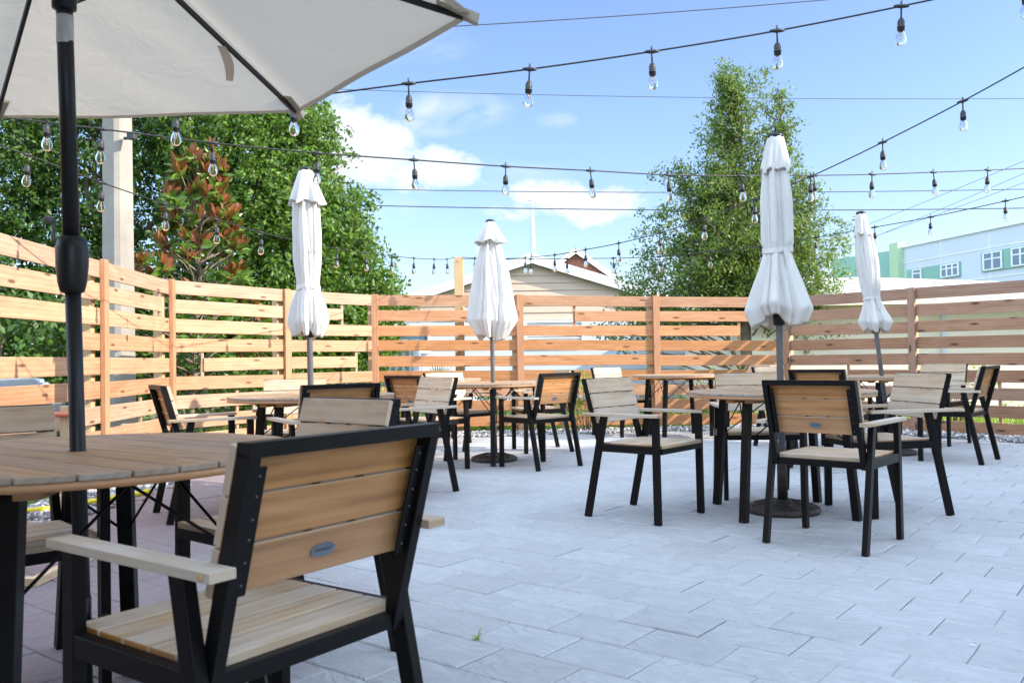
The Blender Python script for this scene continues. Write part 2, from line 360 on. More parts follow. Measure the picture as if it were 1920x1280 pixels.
    MT['shrub'] = M_leaf('shrub_leaf', (.12, .20, .03), (.34, .38, .06), None, .4)
    MT['palm'] = M_leaf('palm_leaf', (.05, .11, .04), (.12, .20, .07), None, .25)
    MT['grass'] = M_leaf('grass_blade', (.10, .20, .02), (.30, .38, .06), None, .4)
    MT['stone'] = None
    MT['yellow'] = M_plain('yellow_hose', (.78, .62, .02), .45, 0, .08)
    MT['orange'] = M_plain('orange_plastic', (.72, .17, .08), .45, 0, .08)
    MT['pinewood'] = M_wood('new_pine', (.55, .36, .18), (.68, .48, .27), (.76, .58, .36), .6, 22, .1, .3)
    MT['ball'] = M_plain('lilac_ball', (.62, .58, .70), .4, 0, .05)
    MT['rope'] = M_plain('white_rope', (.75, .75, .74), .8, 0, .1)
    MT['silver'] = M_plain('silver_car_paint', (.42, .44, .47), .25, .4, .05)
    MT['tyre'] = M_plain('tyre_rubber', (.02, .02, .02), .8, 0, .2)
    MT['amber'] = M_plain('amber_lens', (.75, .25, .03), .2, 0, .05)
    m, nt, p, o = new_mat('gravel_stone'); k = NT(nt); isl = k.n('ShaderNodeNewGeometry').outputs['Random Per Island']
    k.l(k.ramp(isl, [(.0, (.10, .105, .115)), (.45, (.30, .305, .31)), (1.0, (.62, .61, .59))]), p.inputs['Base Color']); p.inputs['Roughness'].default_value = .75; MT['stone'] = m
    m, nt, p, o = new_mat('clear_glass'); k = NT(nt)
    p.inputs['Base Color'].default_value = (1, 1, 1, 1); p.inputs['Roughness'].default_value = .02; p.inputs['Transmission Weight'].default_value = 1.0; p.inputs['IOR'].default_value = 1.12; MT['bulb'] = m
    m, nt, p, o = new_mat('headlamp_glass'); p.inputs['Base Color'].default_value = (.85, .88, .9, 1); p.inputs['Roughness'].default_value = .08; p.inputs['Metallic'].default_value = .6; MT['lamp'] = m
    MT['filament'] = M_plain('filament', (.55, .33, .16), .4, .3, .1)
mats()

# ------------------------------------------------------------------ ground
def grid_sheet(name, x0, x1, y0, y1, z, mat):
    b = MB(); b.face([(x0, y0, z), (x1, y0, z), (x1, y1, z), (x0, y1, z)]); return tag(b.build(name, mat), kind='structure')
grid_sheet('ground', -900, 900, -300, 1500, -0.06, MT['lawn'])

# yard outline (inner face of the fences)
FP = [(-3.25, -2.0), (-3.28, 1.9), (-3.30, 3.65), (-3.31, 5.42), (-3.39, 7.15), (-3.52, 8.91), (-2.70, 10.35), (-1.80, 11.40),
      (0.107, 11.60), (1.96, 11.80), (3.82, 12.0), (4.92, 10.62), (6.02, 9.24), (7.12, 7.86)]
PV_ANG = R(-38.3)
def inside(poly, x, y):
    c = False; n = len(poly)
    for i in range(n):
        (x1, y1), (x2, y2) = poly[i], poly[(i+1) % n]
        if (y1 > y) != (y2 > y) and x < (x2-x1)*(y-y1)/(y2-y1)+x1: c = not c
    return c
PAVE = [(-2.72, -2.0), (-2.72, 5.0), (-2.80, 7.2), (-2.86, 8.7), (-2.26, 9.75), (-1.45, 10.72), (0.15, 10.95), (2.0, 11.15), (3.55, 11.25), (4.45, 10.1), (5.5, 8.8), (6.9, 7.0), (6.9, -2.0)]
YARD = [(a, b) for a, b in FP] + [(7.3, -2.0)]
def paving():
    bm = MB(); ca, sa = math.cos(PV_ANG), math.sin(PV_ANG); LU, LV, gap = .315, .237, .0030
    u0, v0 = -1.531, 2.738
    for j in range(-60, 60):
        for i in range(-60, 60):
            ua = u0+i*LU+(.158 if j % 2 else 0.0); va = v0-LV+j*LV
            uc, vc = ua+LU/2, va+LV/2
            x, y = uc*ca-vc*sa, uc*sa+vc*ca
            if not inside(PAVE, x, y): continue
            g = gap*(.6+.8*random.random()); e = .006
            dz = random.gauss(0, .0011); tx = random.gauss(0, .0035); ty = random.gauss(0, .0035)
            def P(u, v, z): return (u*ca-v*sa, u*sa+v*ca, z+dz+(u-uc)*tx+(v-vc)*ty)
            us = (ua+g/2, ua+LU-g/2); vs = (va+g/2, va+LV-g/2)
            top = [P(us[0]+e, vs[0]+e, 0), P(us[1]-e, vs[0]+e, 0), P(us[1]-e, vs[1]-e, 0), P(us[0]+e, vs[1]-e, 0)]
            mid = [P(us[0], vs[0], -.004), P(us[1], vs[0], -.004), P(us[1], vs[1], -.004), P(us[0], vs[1], -.004)]
            bot = [P(us[0], vs[0], -.03), P(us[1], vs[0], -.03), P(us[1], vs[1], -.03), P(us[0], vs[1], -.03)]
            vv = top+mid+bot; fs = [(0, 1, 2, 3)]
            for a in range(4):
                b = (a+1) % 4; fs += [(4+a, 4+b, b, a), (8+a, 8+b, 4+b, 4+a)]
            fl = random.random() < .5
            def U(p): 
                u, v = p[0]*ca+p[1]*sa, -p[0]*sa+p[1]*ca
                return (-u, -v) if fl else (u, v)
            bm.poly(vv, fs, [[U(vv[q]) for q in f] for f in fs])
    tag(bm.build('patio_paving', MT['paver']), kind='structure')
    b = MB(); b.face([(x, y, -.011) for x, y in YARD]); tag(b.build('bedding_sand', MT['sand']), kind='structure')
paving()

def gravel():
    ico = bmesh.new(); bmesh.ops.create_icosphere(ico, subdivisions=1, radius=1.0)
    V = np.array([v.co[:] for v in ico.verts]); Fc = np.array([[v.index for v in f.verts] for f in ico.faces]); ico.free()
    cells = []
    def strip(p, q, w, n, off=0.0):
        p = np.array(p); q = np.array(q); d = q-p; nn = np.array([-d[1], d[0]])/np.hypot(*d)
        t = rng.random(n); s = rng.random(n)*w+off
        for a, b in zip(t, s): cells.append(p+d*a-nn*b)
    strip(FP[2], FP[3], .66, 1500); strip(FP[3], FP[4], .68, 2900); strip(FP[4], FP[5], .72, 1700); strip(FP[5], FP[6], .62, 900); strip(FP[6], FP[7], .62, 900)
    strip(FP[7], FP[8], .68, 1500); strip(FP[8], FP[9], .68, 1500); strip(FP[9], FP[10], .72, 1500); strip(FP[10], FP[11], .62, 1300); strip(FP[11], FP[12], .62, 1000)
    C = np.array([c for c in cells if not inside(PAVE, c[0], c[1])])
    n = len(C); sc = (.010+.014*rng.random((n, 1))**1.5)*np.array([1, 1, .7])*(.75+.5*rng.random((n, 3)))
    a = rng.random(n)*6.28; ca, sa = np.cos(a), np.sin(a)
    pv = V[None]*sc[:, None, :]*(1+.18*rng.standard_normal((n, len(V), 1)))
    X = pv[..., 0]*ca[:, None]-pv[..., 1]*sa[:, None]+C[:, 0, None]; Y = pv[..., 0]*sa[:, None]+pv[..., 1]*ca[:, None]+C[:, 1, None]
    Z = pv[..., 2]+(-.006+.022*rng.random(n))[:, None]
    P = np.stack([X, Y, Z], -1).reshape(-1, 3); F = (Fc[None]+(np.arange(n)*len(V))[:, None, None]).reshape(-1, 3)
    fast_mesh('gravel', P, F, MT['stone'], kind='stuff')
def fast_mesh(name, P, F, mat, parent=None, kind=None, smooth=False, mi=None):
    me = bpy.data.meshes.new(name); nf, k = F.shape
    me.vertices.add(len(P)); me.vertices.foreach_set('co', np.asarray(P, np.float32).ravel())
    me.loops.add(nf*k); me.loops.foreach_set('vertex_index', np.asarray(F, np.int32).ravel())
    me.polygons.add(nf); me.polygons.foreach_set('loop_start', np.arange(nf, dtype=np.int32)*k)
    for m in (mat if isinstance(mat, (list, tuple)) else [mat]): me.materials.append(m)
    if mi is not None: me.polygons.foreach_set('material_index', np.asarray(mi, np.int32))
    me.update(calc_edges=True); me.validate()
    if smooth: me.polygons.foreach_set('use_smooth', [True]*nf)
    o = bpy.data.objects.new(name, me); COL.objects.link(o)
    if parent: o.parent = parent
    if kind: o['kind'] = kind
    return o
gravel()

# ------------------------------------------------------------------ fences
PITCH_B, BH, BT = .2, .14, .022
def fence(name, label, idx, tops, mat, missing, post_at, rear=True):
    """idx: indices into FP; tops: top height at each; missing: {bay: {row: (t0, t1)}} board extents that are not full length"""
    a0 = FP[idx[0]]; root = empty(name, (a0[0], a0[1], 0)); tag(root, label, 'fence')
    o = Vector((a0[0], a0[1], 0))
    for b in range(len(idx)-1):
        p = Vector((*FP[idx[b]], 0)); q = Vector((*FP[idx[b+1]], 0)); d = (q-p); ln = d.length; d.normalize()
        nn = Vector((d.y, -d.x, 0))            # towards the yard
        bd = MB(); bts = []
        for r in range(9):
            z0 = tops[b]-r*PITCH_B-BH/2; z1 = tops[b+1]-r*PITCH_B-BH/2
            t0, t1 = missing.get(b, {}).get(r, (0, 1))
            A = p+d*ln*t0; B = p+d*ln*t1
            j = random.gauss(0, .004)
            A = Vector((A.x, A.y, z0+(z1-z0)*t0+j))-o; B = Vector((B.x, B.y, z0+(z1-z0)*t1+random.gauss(0, .004)))-o
            bd.bar(A+d*.001, B-d*.001, BT, BH, nn)
            for t in (t0, t1):
                if t in (0, 1): continue
                c = p+d*ln*t-nn*(BT/2+.012)-o; zc = z0+(z1-z0)*t
                bt = MB(); bt.bar((c.x, c.y, zc-PITCH_B-BH*.3), (c.x, c.y, zc+PITCH_B+BH*.3), .035, .022, d); bts.append(bt)
        # a stiffening batten behind the lowest boards
        c = p+d*ln*.55-nn*(BT/2+.012)-o; bt = MB(); bt.bar((c.x, c.y, .07), (c.x, c.y, .66), .035, .022, d); bts.append(bt)
        bd.build('slat_panel', mat, root, .003); 
        for bt in bts: bt.build('batten', mat, root, .002)
    for k, i in enumerate(idx):
        if i not in post_at: continue
        p = Vector((*FP[i], 0)); d = Vector((*FP[idx[min(k+1, len(idx)-1)]], 0))-Vector((*FP[idx[max(k-1, 0)]], 0)); d.normalize()
        nn = Vector((d.y, -d.x, 0)); c = p+nn*(BT/2+.021)-o
        m = MB(); m.bar((c.x, c.y, -.05), (c.x, c.y, tops[k]+.008), .09, .040, d); m.build('post', MT['fence_post'] if mat is not MT['fence_shade'] else MT['fence_shade'], root, .003)
        if rear:
            c = p-nn*(BT/2+.075)-d*.05-o; m = MB(); m.bar((c.x, c.y, -.1), (c.x, c.y, tops[k]-.10), .09, .09, d); m.build('support_post', MT['treated'], root, .003)
fence('slat_fence', 'sunlit orange horizontal board fence running along the left side behind the open parasol', [0, 1, 2, 3, 4, 5],
      [1.83]*6, MT['fence_pale'], {3: {3: (.72, 1)}, 4: {1: (0, .86)}, 2: {1: (.3, 1)}}, (1, 2, 3, 4, 5))
fence('slat_fence', 'sunlit angled board fence in the left corner, in front of the rusty leaved magnolia', [5, 6, 7], [1.83, 1.83, 1.83], MT['fence_pale'],
      {0: {4: (.26, 1), 7: (0, .7)}, 1: {1: (0, .62), 4: (0, .78)}}, (6,))
fence('slat_fence', 'orange board fence across the back of the patio, in front of the gabled house', [7, 8, 9, 10], [1.83, 1.81, 1.78, 1.75], MT['fence'],
      {1: {1: (.4, 1)}, 2: {2: (0, .63)}}, (7, 8, 9))
fence('slat_fence', 'shaded brown board fence on the right, in front of the white roofed house', [10, 11, 12, 13], [1.75, 1.745, 1.74, 1.74], MT['fence_shade'],
      {0: {5: (.5, 1)}, 1: {1: (0, .72)}}, (10, 11, 12))

# ------------------------------------------------------------------ the building that shades the patio (outside the picture, on the right)
def shade_building():
    root = empty('unseen_shading_building', (14.0, 1.0, 0)); tag(root, 'unseen tall plain cream building shading the patio from beyond the right hand fence', 'building')
    d = Vector((.719, .695, 0)).normalized(); n = Vector((d.y, -d.x, 0)); H = 9.0; k = H/1.95; o = Vector((14, 1, 0))
    g = Vector((-4.5, 4.3, 0)); e0 = g+Vector((3.6, -1.0, 0))*k          # the eave that throws the shade edge
    a = e0-d*9.0; b = e0+d*8.5; dep = 7.0
    m = MB(); w0, w1 = a+n*.5-o, b+n*.5-o
    ring = [w0, w1, w1+n*dep, w0+n*dep]
    m.prism([(p.x, p.y) for p in ring][::-1], -.05, H-.22); m.build('wall', MT['cream'], root)
    m = MB(); r0, r1 = a-o, b-o; m.prism([(p.x, p.y) for p in (r0, r1, r1+n*(dep+1), r0+n*(dep+1))][::-1], H-.215, H); m.build('roof', MT['roof_white'], root)
    for q in range(10):
        c = a+d*(2.0+(q % 5)*3.4)+n*.48-o; z = .9+3.6*(q//5); m = MB(); m.bar((c.x, c.y, z), (c.x, c.y, z+1.6), 1.3, .04, d)
        m.build('window', MT['glass_dk'], root)
shade_building()
def unseen_rear_wall():  # unseen wall and eave, added to keep sky light off the foreground
    root = empty('added_rear_wall', (-3.6, -3.4, 0)); tag(root, 'unseen dark brown wall and eave added behind the viewpoint to darken the foreground', 'building')
    m = MB(); m.box((0, 0, 1.7), (6.4, .3, 3.0)); m.build('wall', MT['fence_shade'], root)
    m = MB(); m.box((.2, 1.75, 3.1), (7.4, 3.9, .16)); m.build('eave', MT['roof_grey'], root)
unseen_rear_wall()

# ------------------------------------------------------------------ chairs
def make_chair():
    root = empty('patio_armchair')
    WX, TX = .251, .028
    def yb(z): return -.19-(z-.42)*(.115/.405)          # backrest plane (frame centre)
    TM = (1, 0)
    # seat
    m = MB()
    for i in range(5):
        y0 = -.185+i*.0855; m.bar((-.232, y0+.041, .4418), (.232, y0+.041, .4418), .0785, .02, (0, 1, 0), fm=(0, 1, 0, 0, 1))
    m.build('seat', [MT['teak_grey'], MT['teak']], root, .003)
    # seat frame
    m = MB()
    for s in (-1, 1): m.bar((s*WX, -.172, .423), (s*WX, .187, .423), .045, TX-.002, (0, 0, 1))
    m.bar((-.236, .222, .416), (.236, .222, .416), .03, .034, (0, 1, 0)); m.bar((-.236, -.187, .416), (.236, -.187, .416), .03, .034, (0, 1, 0))
    m.build('seat_frame', MT['metal'], root, .003)
    # legs
    for s in (-1, 1):
        m = MB(); m.bar((s*WX, .212, 0), (s*WX, .207, .611), .042, TX, (0, 1, 0)); m.build('leg', MT['metal'], root, .003)
        m = MB(); m.bar((s*WX, -.278, 0), (s*WX, -.1485, .611), .042, TX, (0, 1, 0)); m.build('leg', MT['metal'], root, .003)
    # armrests
    for s in (-1, 1):
        m = MB(); m.bar((s*.264, -.285, .6205), (s*.264, .24, .6205), .052, .018, (1, 0, 0), fm=(0, 0, 0, 0, 0))
        ax = Matrix.Rotation(R(90), 3, 'Y')
        m.lathe([(.006, 0), (.006, .003)], (s*.290 if s > 0 else -.2935, -.262, .6205), 10, 1, True, ax)
        m.build('armrest', [MT['teak_grey'], MT['filament']], root, .004)
    # back frame: inverted U with inner bolted brackets
    m = MB(); zt = .815
    for s in (-1, 1):
        m.bar((s*.2235, yb(.40)-.002, .40), (s*.2235, yb(zt), zt), .034, .025, (0, 1, 0))
        m.bar((s*.198, yb(.565)-.004, .565), (s*.198, yb(.79)-.004, .79), .0245, .004, (1, 0, 0))
        for z in (.585, .625, .665, .70, .74, .775):
            c = Vector((s*.199, yb(z)-.006, z)); ax = Matrix.Rotation(R(90+15.8), 3, 'X')
            m.lathe([(.0025, 0), (.0025, .0014), (.0012, .0022)], c, 8, 1, True, ax)
    m.bar((-.236, yb(zt)-.001, zt+.006), (.236, yb(zt)-.001, zt+.006), .035, .026, (0, 1, 0))
    m.build('back_frame', [MT['metal'], MT['bolt']], root, .003)
    # backrest slats in front of the frame
    m = MB(); nd = Vector((0, 1, .284)).normalized(); upv = Vector((0, -.284, 1)).normalized()
    c0 = Vector((0, yb(.56), .56))+nd*.0275
    for i in range(3):
        c = c0+upv*(.0437+i*.0925); m.bar(c-Vector((.237, 0, 0)), c+Vector((.237, 0, 0)), .0875, .019, upv, fm=(1, 0, 0, 0, 0))
    # small spacers between slats
    for i in range(2):
        for x in (-.2, -.04, .07, .21):
            c = c0+upv*(.090+i*.0925)+Vector((x, 0, 0)); m.bar(c-Vector((.01, 0, 0)), c+Vector((.01, 0, 0)), .0045, .012, upv, 2)
    back = m.build('backrest', [MT['teak_grey'], MT['teak'], MT['metal']], root, .003)
    # oval maker's badge on the rear of the lowest slat
    m = MB(); bc = c0+upv*.045-nd*.0097
    ex, ey = Vector((1, 0, 0)), upv
    def ov(a, b, k): return [bc+ex*a*math.cos(t)+ey*b*math.sin(t)-nd*k for t in [2*math.pi*j/28 for j in range(28)]]
    r0, r1, r2 = ov(.031, .0142, 0), ov(.030, .0134, .003), ov(.0275, .0115, .0022)
    for q, w in ((r0, r1), (r1, r2)):
        for j in range(28): kx = (j+1) % 28; m.face([q[kx], q[j], w[j], w[kx]])
    m.face(r2[::-1])
    cu = bpy.data.curves.new('t', 'FONT'); cu.body = 'FAHLEX'; cu.size = .0105; cu.align_x = 'CENTER'; cu.align_y = 'CENTER'; cu.extrude = .0004
    to = bpy.data.objects.new('t', cu); COL.objects.link(to); bpy.context.view_layer.update()
    me = bpy.data.meshes.new_from_object(to.evaluated_get(bpy.context.evaluated_depsgraph_get()))
    m.poly([tuple(bc+ex*v.co.x*1.15+ey*(v.co.y+.001)-nd*(.0024+v.co.z)) for v in me.vertices], [tuple(f.vertices[:]) for f in me.polygons], mat=1)
    bpy.data.objects.remove(to); bpy.data.meshes.remove(me)
    m.build('badge', [MT['badge'], MT['badge_ink']], back)
    return root
chair0 = make_chair(); n_ch = [0]
def place_chair(x, y, yaw, label):
    o = chair0 if n_ch[0] == 0 else copy_tree(chair0); n_ch[0] += 1
    o.location = (x, y, 0); o.rotation_euler = (0, 0, R(yaw)); tag(o, label, 'chair', 'wood and black metal patio armchairs'); return o
place_chair(-.55, 1.79, 54.2, 'large foreground armchair seen from behind, in front of the open parasol table')
place_chair(-1.57, 2.62, 222, 'armchair with grey wooden back at the left picture edge, beyond the open parasol table')
place_chair(-.77, 2.87, 140, 'armchair facing the open parasol table, its pale front partly hidden by the large foreground chair')
place_chair(-1.97, 5.60, 301, 'armchair left of the left rear table, seen side on before the sunlit fence')
place_chair(-1.64, 6.52, 193, 'bright sunlit armchair standing behind the left rear table, against the corner fence')
place_chair(-1.15, 5.30, 31, 'black framed armchair seen from behind at the front of the left rear table')
place_chair(-.80, 6.42, 126, 'armchair with warm front slats right of the left rear table, facing it')
place_chair(.22, 7.79, 40.2, 'armchair seen from behind, right of the middle table with the conical closed parasol')
place_chair(-.74, 7.70, 316, 'armchair tucked in left of the middle table, only black frame corner and arm showing')
place_chair(-.52, 8.72, 222, 'white sunlit armchair at the far left of the middle table')
place_chair(.27, 9.10, 104, 'armchair at the far right of the middle table, mostly hidden behind another chair')
place_chair(.82, 5.30, 229.4, 'armchair left of the right hand table, turned right, its whole seat in view')
place_chair(1.66, 4.51, 318.1, 'nearest armchair of the right hand table, seen from behind with an orange wooden back')
place_chair(2.25, 5.33, 99.8, 'armchair right of the right hand table, facing left with three pale front slats')
place_chair(1.68, 5.99, 175, 'grey fronted armchair behind the right hand table, facing the camera')
place_chair(1.36, 10.72, 219, 'small white sunlit armchair left of the far table without a parasol')
place_chair(2.62, 10.2, 98, 'armchair right of the far table without a parasol, its narrow back against the fence')
place_chair(3.92, 7.72, 47, 'rightmost armchair, seen side on from behind beside the leaning parasol table')
place_chair(4.42, 9.15, 130, 'pale armchair behind the leaning parasol table, just left of the rightmost chair')
place_chair(2.72, 7.42, 318, 'dark framed armchair seen from behind at the front of the leaning parasol table')
place_chair(2.93, 9.15, 218, 'pale armchair at the far left of the leaning parasol table, beside the tall closed parasol')

# ------------------------------------------------------------------ tables
TR = .553
def make_table():
    root = empty('round_table')
    m = MB(); bw, gp = .0985, .0045; r = TR; nb = 11
    for i in range(nb):
        xa = -nb*bw/2+i*bw+gp/2; xb = xa+bw-gp; xa = max(xa, -r*.995); xb = min(xb, r*.995)
        ring = []
        for k in range(9):
            x = xa+(xb-xa)*k/8; ring.append((x, -math.sqrt(max(1e-5, r*r-x*x))))
        for k in range(9):
            x = xb+(xa-xb)*k/8; ring.append((x, math.sqrt(max(1e-5, r*r-x*x))))
        hole = .024
        if xa < 0 < xb:      # centre board split round the pole
            ring = [p for p in ring]
            half = [p for p in ring if p[1] < 0]; up_ = [p for p in ring if p[1] >= 0]
            hx = [(hole, -.0) for _ in range(1)]
            arc = [(hole*math.cos(t), hole*math.sin(t)) for t in [math.pi*j/8 for j in range(9)]]
            m.prism(half+[(xb, -.0005)]+[(x, -yy-.0005) for x, yy in arc]+[(xa, -.0005)], .7265, .742, 2, R(90), 0)
            m.prism([(xa, .0005)]+[(x, yy+.0005) for x, yy in reversed(arc)]+[(xb, .0005)]+up_, .7265, .742, 2, R(90), 0)
        else: m.prism(ring, .7265, .742, 2, R(90), 0)
    m.build('tabletop', [MT['teak_warm'], MT['teak'], MT['teak_end']], root, .003)
    m = MB(); m.lathe([(r-.075, .709), (r-.002, .709), (r-.002, .726), (r-.075, .726), (r-.075, .709)], n=64); 
    for a in (0, 90): 
        d = Vector((math.cos(R(a+45)), math.sin(R(a+45)), 0)); q = Vector((-d.y, d.x, 0))
        for s in (-1, 1):
            for k in (-1, 1):
                if a == 0: m.bar(d*(-.485)+q*s*.06+Vector((0, 0, .697)), d*.485+q*s*.06+Vector((0, 0, .697)), .05, .022, q) if k == 1 else None
                else: m.bar(d*k*.085+q*s*.06+Vector((0, 0, .6965)), d*k*.485+q*s*.06+Vector((0, 0, .6965)), .05, .021, q)
    m.build('rim_ring', MT['teak'], root)
    for k in range(4):
        a = R(45+90*k); d = Vector((math.cos(a), math.sin(a), 0)); q = Vector((-d.y, d.x, 0))
        m = MB(); m.bar(d*.462, d*.395+Vector((0, 0, .687)), .044, .044, q); 
        m.lathe([(.004, 0), (.004, .003)], d*.485+Vector((0, 0, .012)), 8, 1, True, Matrix.Rotation(a, 3, 'Z') @ Matrix.Rotation(R(90), 3, 'Y'))
        m.build('leg', [MT['metal'], MT['bolt']], root, .003)
        m = MB()
        for s in (-1, 1):
            m.tube([d*.405+q*s*.008+Vector((0, 0, .46)), d*.16+q*s*.19+Vector((0, 0, .69))], .0042, 6)
        m.build('brace_rod', MT['metal'], root)
    return root
table0 = make_table(); n_tb = [0]
def place_table(x, y, rz, label):
    o = table0 if n_tb[0] == 0 else copy_tree(table0); n_tb[0] += 1
    o.location = (x, y, 0); o.rotation_euler = (0, 0, R(rz)); return tag(o, label, 'table', 'round slatted patio tables')
T1, T2, T3, T4, T5, T6, T7 = (-1.142, 2.277), (1.643, 5.333), (-.187, 8.28), (-1.36, 5.88), (1.99, 10.40), (3.56, 8.42), (-.93, 10.25)
place_table(*T1, 50+3, 'brown slatted round table in the left foreground under the open parasol')
place_table(*T2, 0, 'round table on the right with a pale grey top around the tall closed parasol')
place_table(*T3, 45, 'middle round table around the conical closed parasol')
place_table(*T4, 27, 'round table at the left rear around the tied parasol near the corner fence')
place_table(*T5, 12, 'small looking far table standing by itself without a parasol, next to the back fence')
place_table(*T6, 20, 'far right round table with the leaning closed parasol, mostly hidden by chairs')
place_table(*T7, 20, 'far left table of which only a slim edge shows beside the back fence')

# ------------------------------------------------------------------ parasols
def umb_base(root):
    m = MB(); m.lathe([(.215, 0), (.222, .012), (.222, .028), (.212, .036), (.205, .040), (.195, .037), (.165, .046), (.155, .053), (.145, .049), (.09, .060), (.075, .068), (.05, .070), (.045, .075), (.036, .078)], n=48)
    for k in range(8):
        a = R(45*k); d = Vector((math.cos(a), math.sin(a), 0)); q = Vector((-d.y, d.x, 0))
        m.tube([d*.06+Vector((0, 0, .066)), d*.10+q*.02+Vector((0, 0, .062)), d*.14+q*-.012+Vector((0, 0, .054)), d*.185+q*.014+Vector((0, 0, .044))], [.008, .011, .009, .006], 6)
        m.lathe([(.012, 0), (.010, .008), (.004, .012)], d*.118-q*.03+Vector((0, 0, .050)), 8)
    m.lathe([(.031, .07), (.030, .36), (.026, .365)], n=20)
    m.tube([(.028, 0, .30), (.06, 0, .30)], .006, 8); m.lathe([(.014, -.012), (.018, 0), (.014, .012)], (.066, 0, .30), 10, 0, True, Matrix.Rotation(R(90), 3, 'Y'))
    return m.build('base', MT['iron'], root)
def closed_parasol(x, y, label, top, bot, prof, flap, lean=(0, 0), seed=1, tie=None, phase=0.0, base_z=0.0, polemat='pole_grey', nlobe=6, fa=.20):
    """prof: list of (z, mean radius, fold amplitude) from top to bottom; flap: (z_top, z_bottom, r_top, r_bottom)"""
    rs = np.random.default_rng(seed); root = empty('closed_parasol', (x, y, 0)); tag(root, label, 'parasol', 'closed white patio parasols')
    lx, ly = lean
    def ax(z): return Vector((lx*z, ly*z, 0))
    umb_base(root)
    m = MB(); m.tube([ax(.08)+Vector((0, 0, .08)), ax(top-.02)+Vector((0, 0, top-.02))], .0205, 16); m.build('pole', MT[polemat], root)
    zs = np.array([p[0] for p in prof]); rr = np.array([p[1] for p in prof]); am = np.array([p[2] for p in prof])
    NT_, NZ = 192, 70; ph = rs.random(nlobe)*.25-.12; hem = rs.standard_normal(nlobe)*.022; lob = 1+rs.standard_normal(nlobe)*.12
    tw = rs.random()*.5-.25; P = []
    zz = np.linspace(zs[0], zs[-1], NZ)
    th = np.arange(NT_)/NT_*2*np.pi
    li = np.floor(th/(2*np.pi)*nlobe).astype(int) % nlobe; fr = th/(2*np.pi)*nlobe-np.floor(th/(2*np.pi)*nlobe)
    # each panel is a pleat wrapped over its neighbour: a slow rise, then a crisp step back at the fold edge
    wid = .75+.5*rs.random(nlobe); edge = np.concatenate([[0], np.cumsum(wid)])/wid.sum(); wob = rs.random((nlobe, 3))*6.28
    ff = th/(2*np.pi); li = np.clip(np.searchsorted(edge, ff, 'right')-1, 0, nlobe-1)
    for i, z in enumerate(zz):
        t = i/(NZ-1); r0 = np.interp(-z, -zs, rr); a0 = np.interp(-z, -zs, am)
        sh = (ff-edge[li])/(edge[li+1]-edge[li])
        sh = np.clip(sh+.05*np.sin(4*t+wob[li, 0])*np.sin(np.pi*sh), 0, 1)
        saw = np.where(sh < .84, (sh/.84)**1.25, (1-sh)/.16)
        crease = -np.exp(-((sh-.42-.12*np.sin(3*t+wob[li, 1]))/.07)**2)
        rad = r0*(1+a0*1.25*(saw-.5)*lob[li]+a0*.42*crease) + r0*.022*np.sin(9*th+11*t+seed)*np.sin(7*t+seed) + r0*.016*np.sin(23*th-17*t+seed*2)
        rad = np.maximum(rad, .024)
        hz = (hem[li]*np.sin(np.pi*sh)-.03*np.sin(np.pi*sh)+.018*np.sin(2*np.pi*sh+wob[li, 2]))*max(0, t-.8)*5
        ang = th+tw*t+phase+.05*np.sin(3*t)
        a = ax(z)
        P.append(np.stack([a.x+rad*np.cos(ang), a.y+rad*np.sin(ang), np.full(NT_, z)+hz], -1))
    # hem folds inward under the last ring
    last = P[-1].copy(); a = ax(zs[-1]); last[:, 0] = a.x+(last[:, 0]-a.x)*.93; last[:, 1] = a.y+(last[:, 1]-a.y)*.93; last[:, 2] += .025; P.append(last)
    inner = P[-1].copy(); inner[:, 0] = a.x+(inner[:, 0]-a.x)*.6; inner[:, 1] = a.y+(inner[:, 1]-a.y)*.6; inner[:, 2] += .12; P.append(inner)
    P = np.concatenate(P); nr = NZ+2
    idx = np.arange(nr*NT_).reshape(nr, NT_); nx = np.roll(idx, -1, 1)
    F = np.stack([idx[1:], nx[1:], nx[:-1], idx[:-1]], -1).reshape(-1, 4)
    fast_mesh('canopy', P, F, MT['cloth'], root, smooth=True)
    # rib ends peeping from the hem
    m = MB(); zb = zs[-1]
    for k in range(nlobe):
        t = 2*math.pi*k/nlobe+phase+tw; d = Vector((math.cos(t), math.sin(t), 0))
        m.tube([ax(top-.12)+d*.035+Vector((0, 0, top-.12)), ax(zb)+d*float(rr[-1])*.62+Vector((0, 0, zb+.045))], .006, 6)
    m.build('rib', MT['pole'], root)
    # vent flap
    z0, z1, ra, rb = flap; P = []; NZ2 = 14
    for i in range(NZ2):
        t = i/(NZ2-1); z = z0+(z1-z0)*t; r0 = ra+(rb-ra)*t**.85
        rad = r0*(1+(.03+fa*t)*np.sin(nlobe*th+phase+seed)+.07*t*np.sin(11*th+seed)); a = ax(z)
        hz = (.012*np.sin(nlobe*th+seed)+.01*np.sin(4*th+seed*3))*t
        P.append(np.stack([a.x+rad*np.cos(th), a.y+rad*np.sin(th), z+hz], -1))
    last = P[-1]*np.array([1, 1, 1]); last[:, 2] += .008; a = ax(z1); last[:, 0] = a.x+(last[:, 0]-a.x)*.95; last[:, 1] = a.y+(last[:, 1]-a.y)*.95; P.append(last)
    P = np.concatenate(P); nr = NZ2+1; idx = np.arange(nr*NT_).reshape(nr, NT_); nx = np.roll(idx, -1, 1)
    F = np.stack([idx[1:], nx[1:], nx[:-1], idx[:-1]], -1).reshape(-1, 4)
    fast_mesh('vent_flap', P, F, MT['cloth'], root, smooth=True)
    m = MB(); a = ax(z0); m.lathe([(ra*1.02, z0-.008), (ra*1.08, z0+.006), (ra*.9, z0+.018), (ra*.35, z0+.026), (.006, z0+.028)], a, 24); m.build('cap', MT['pole'], root)
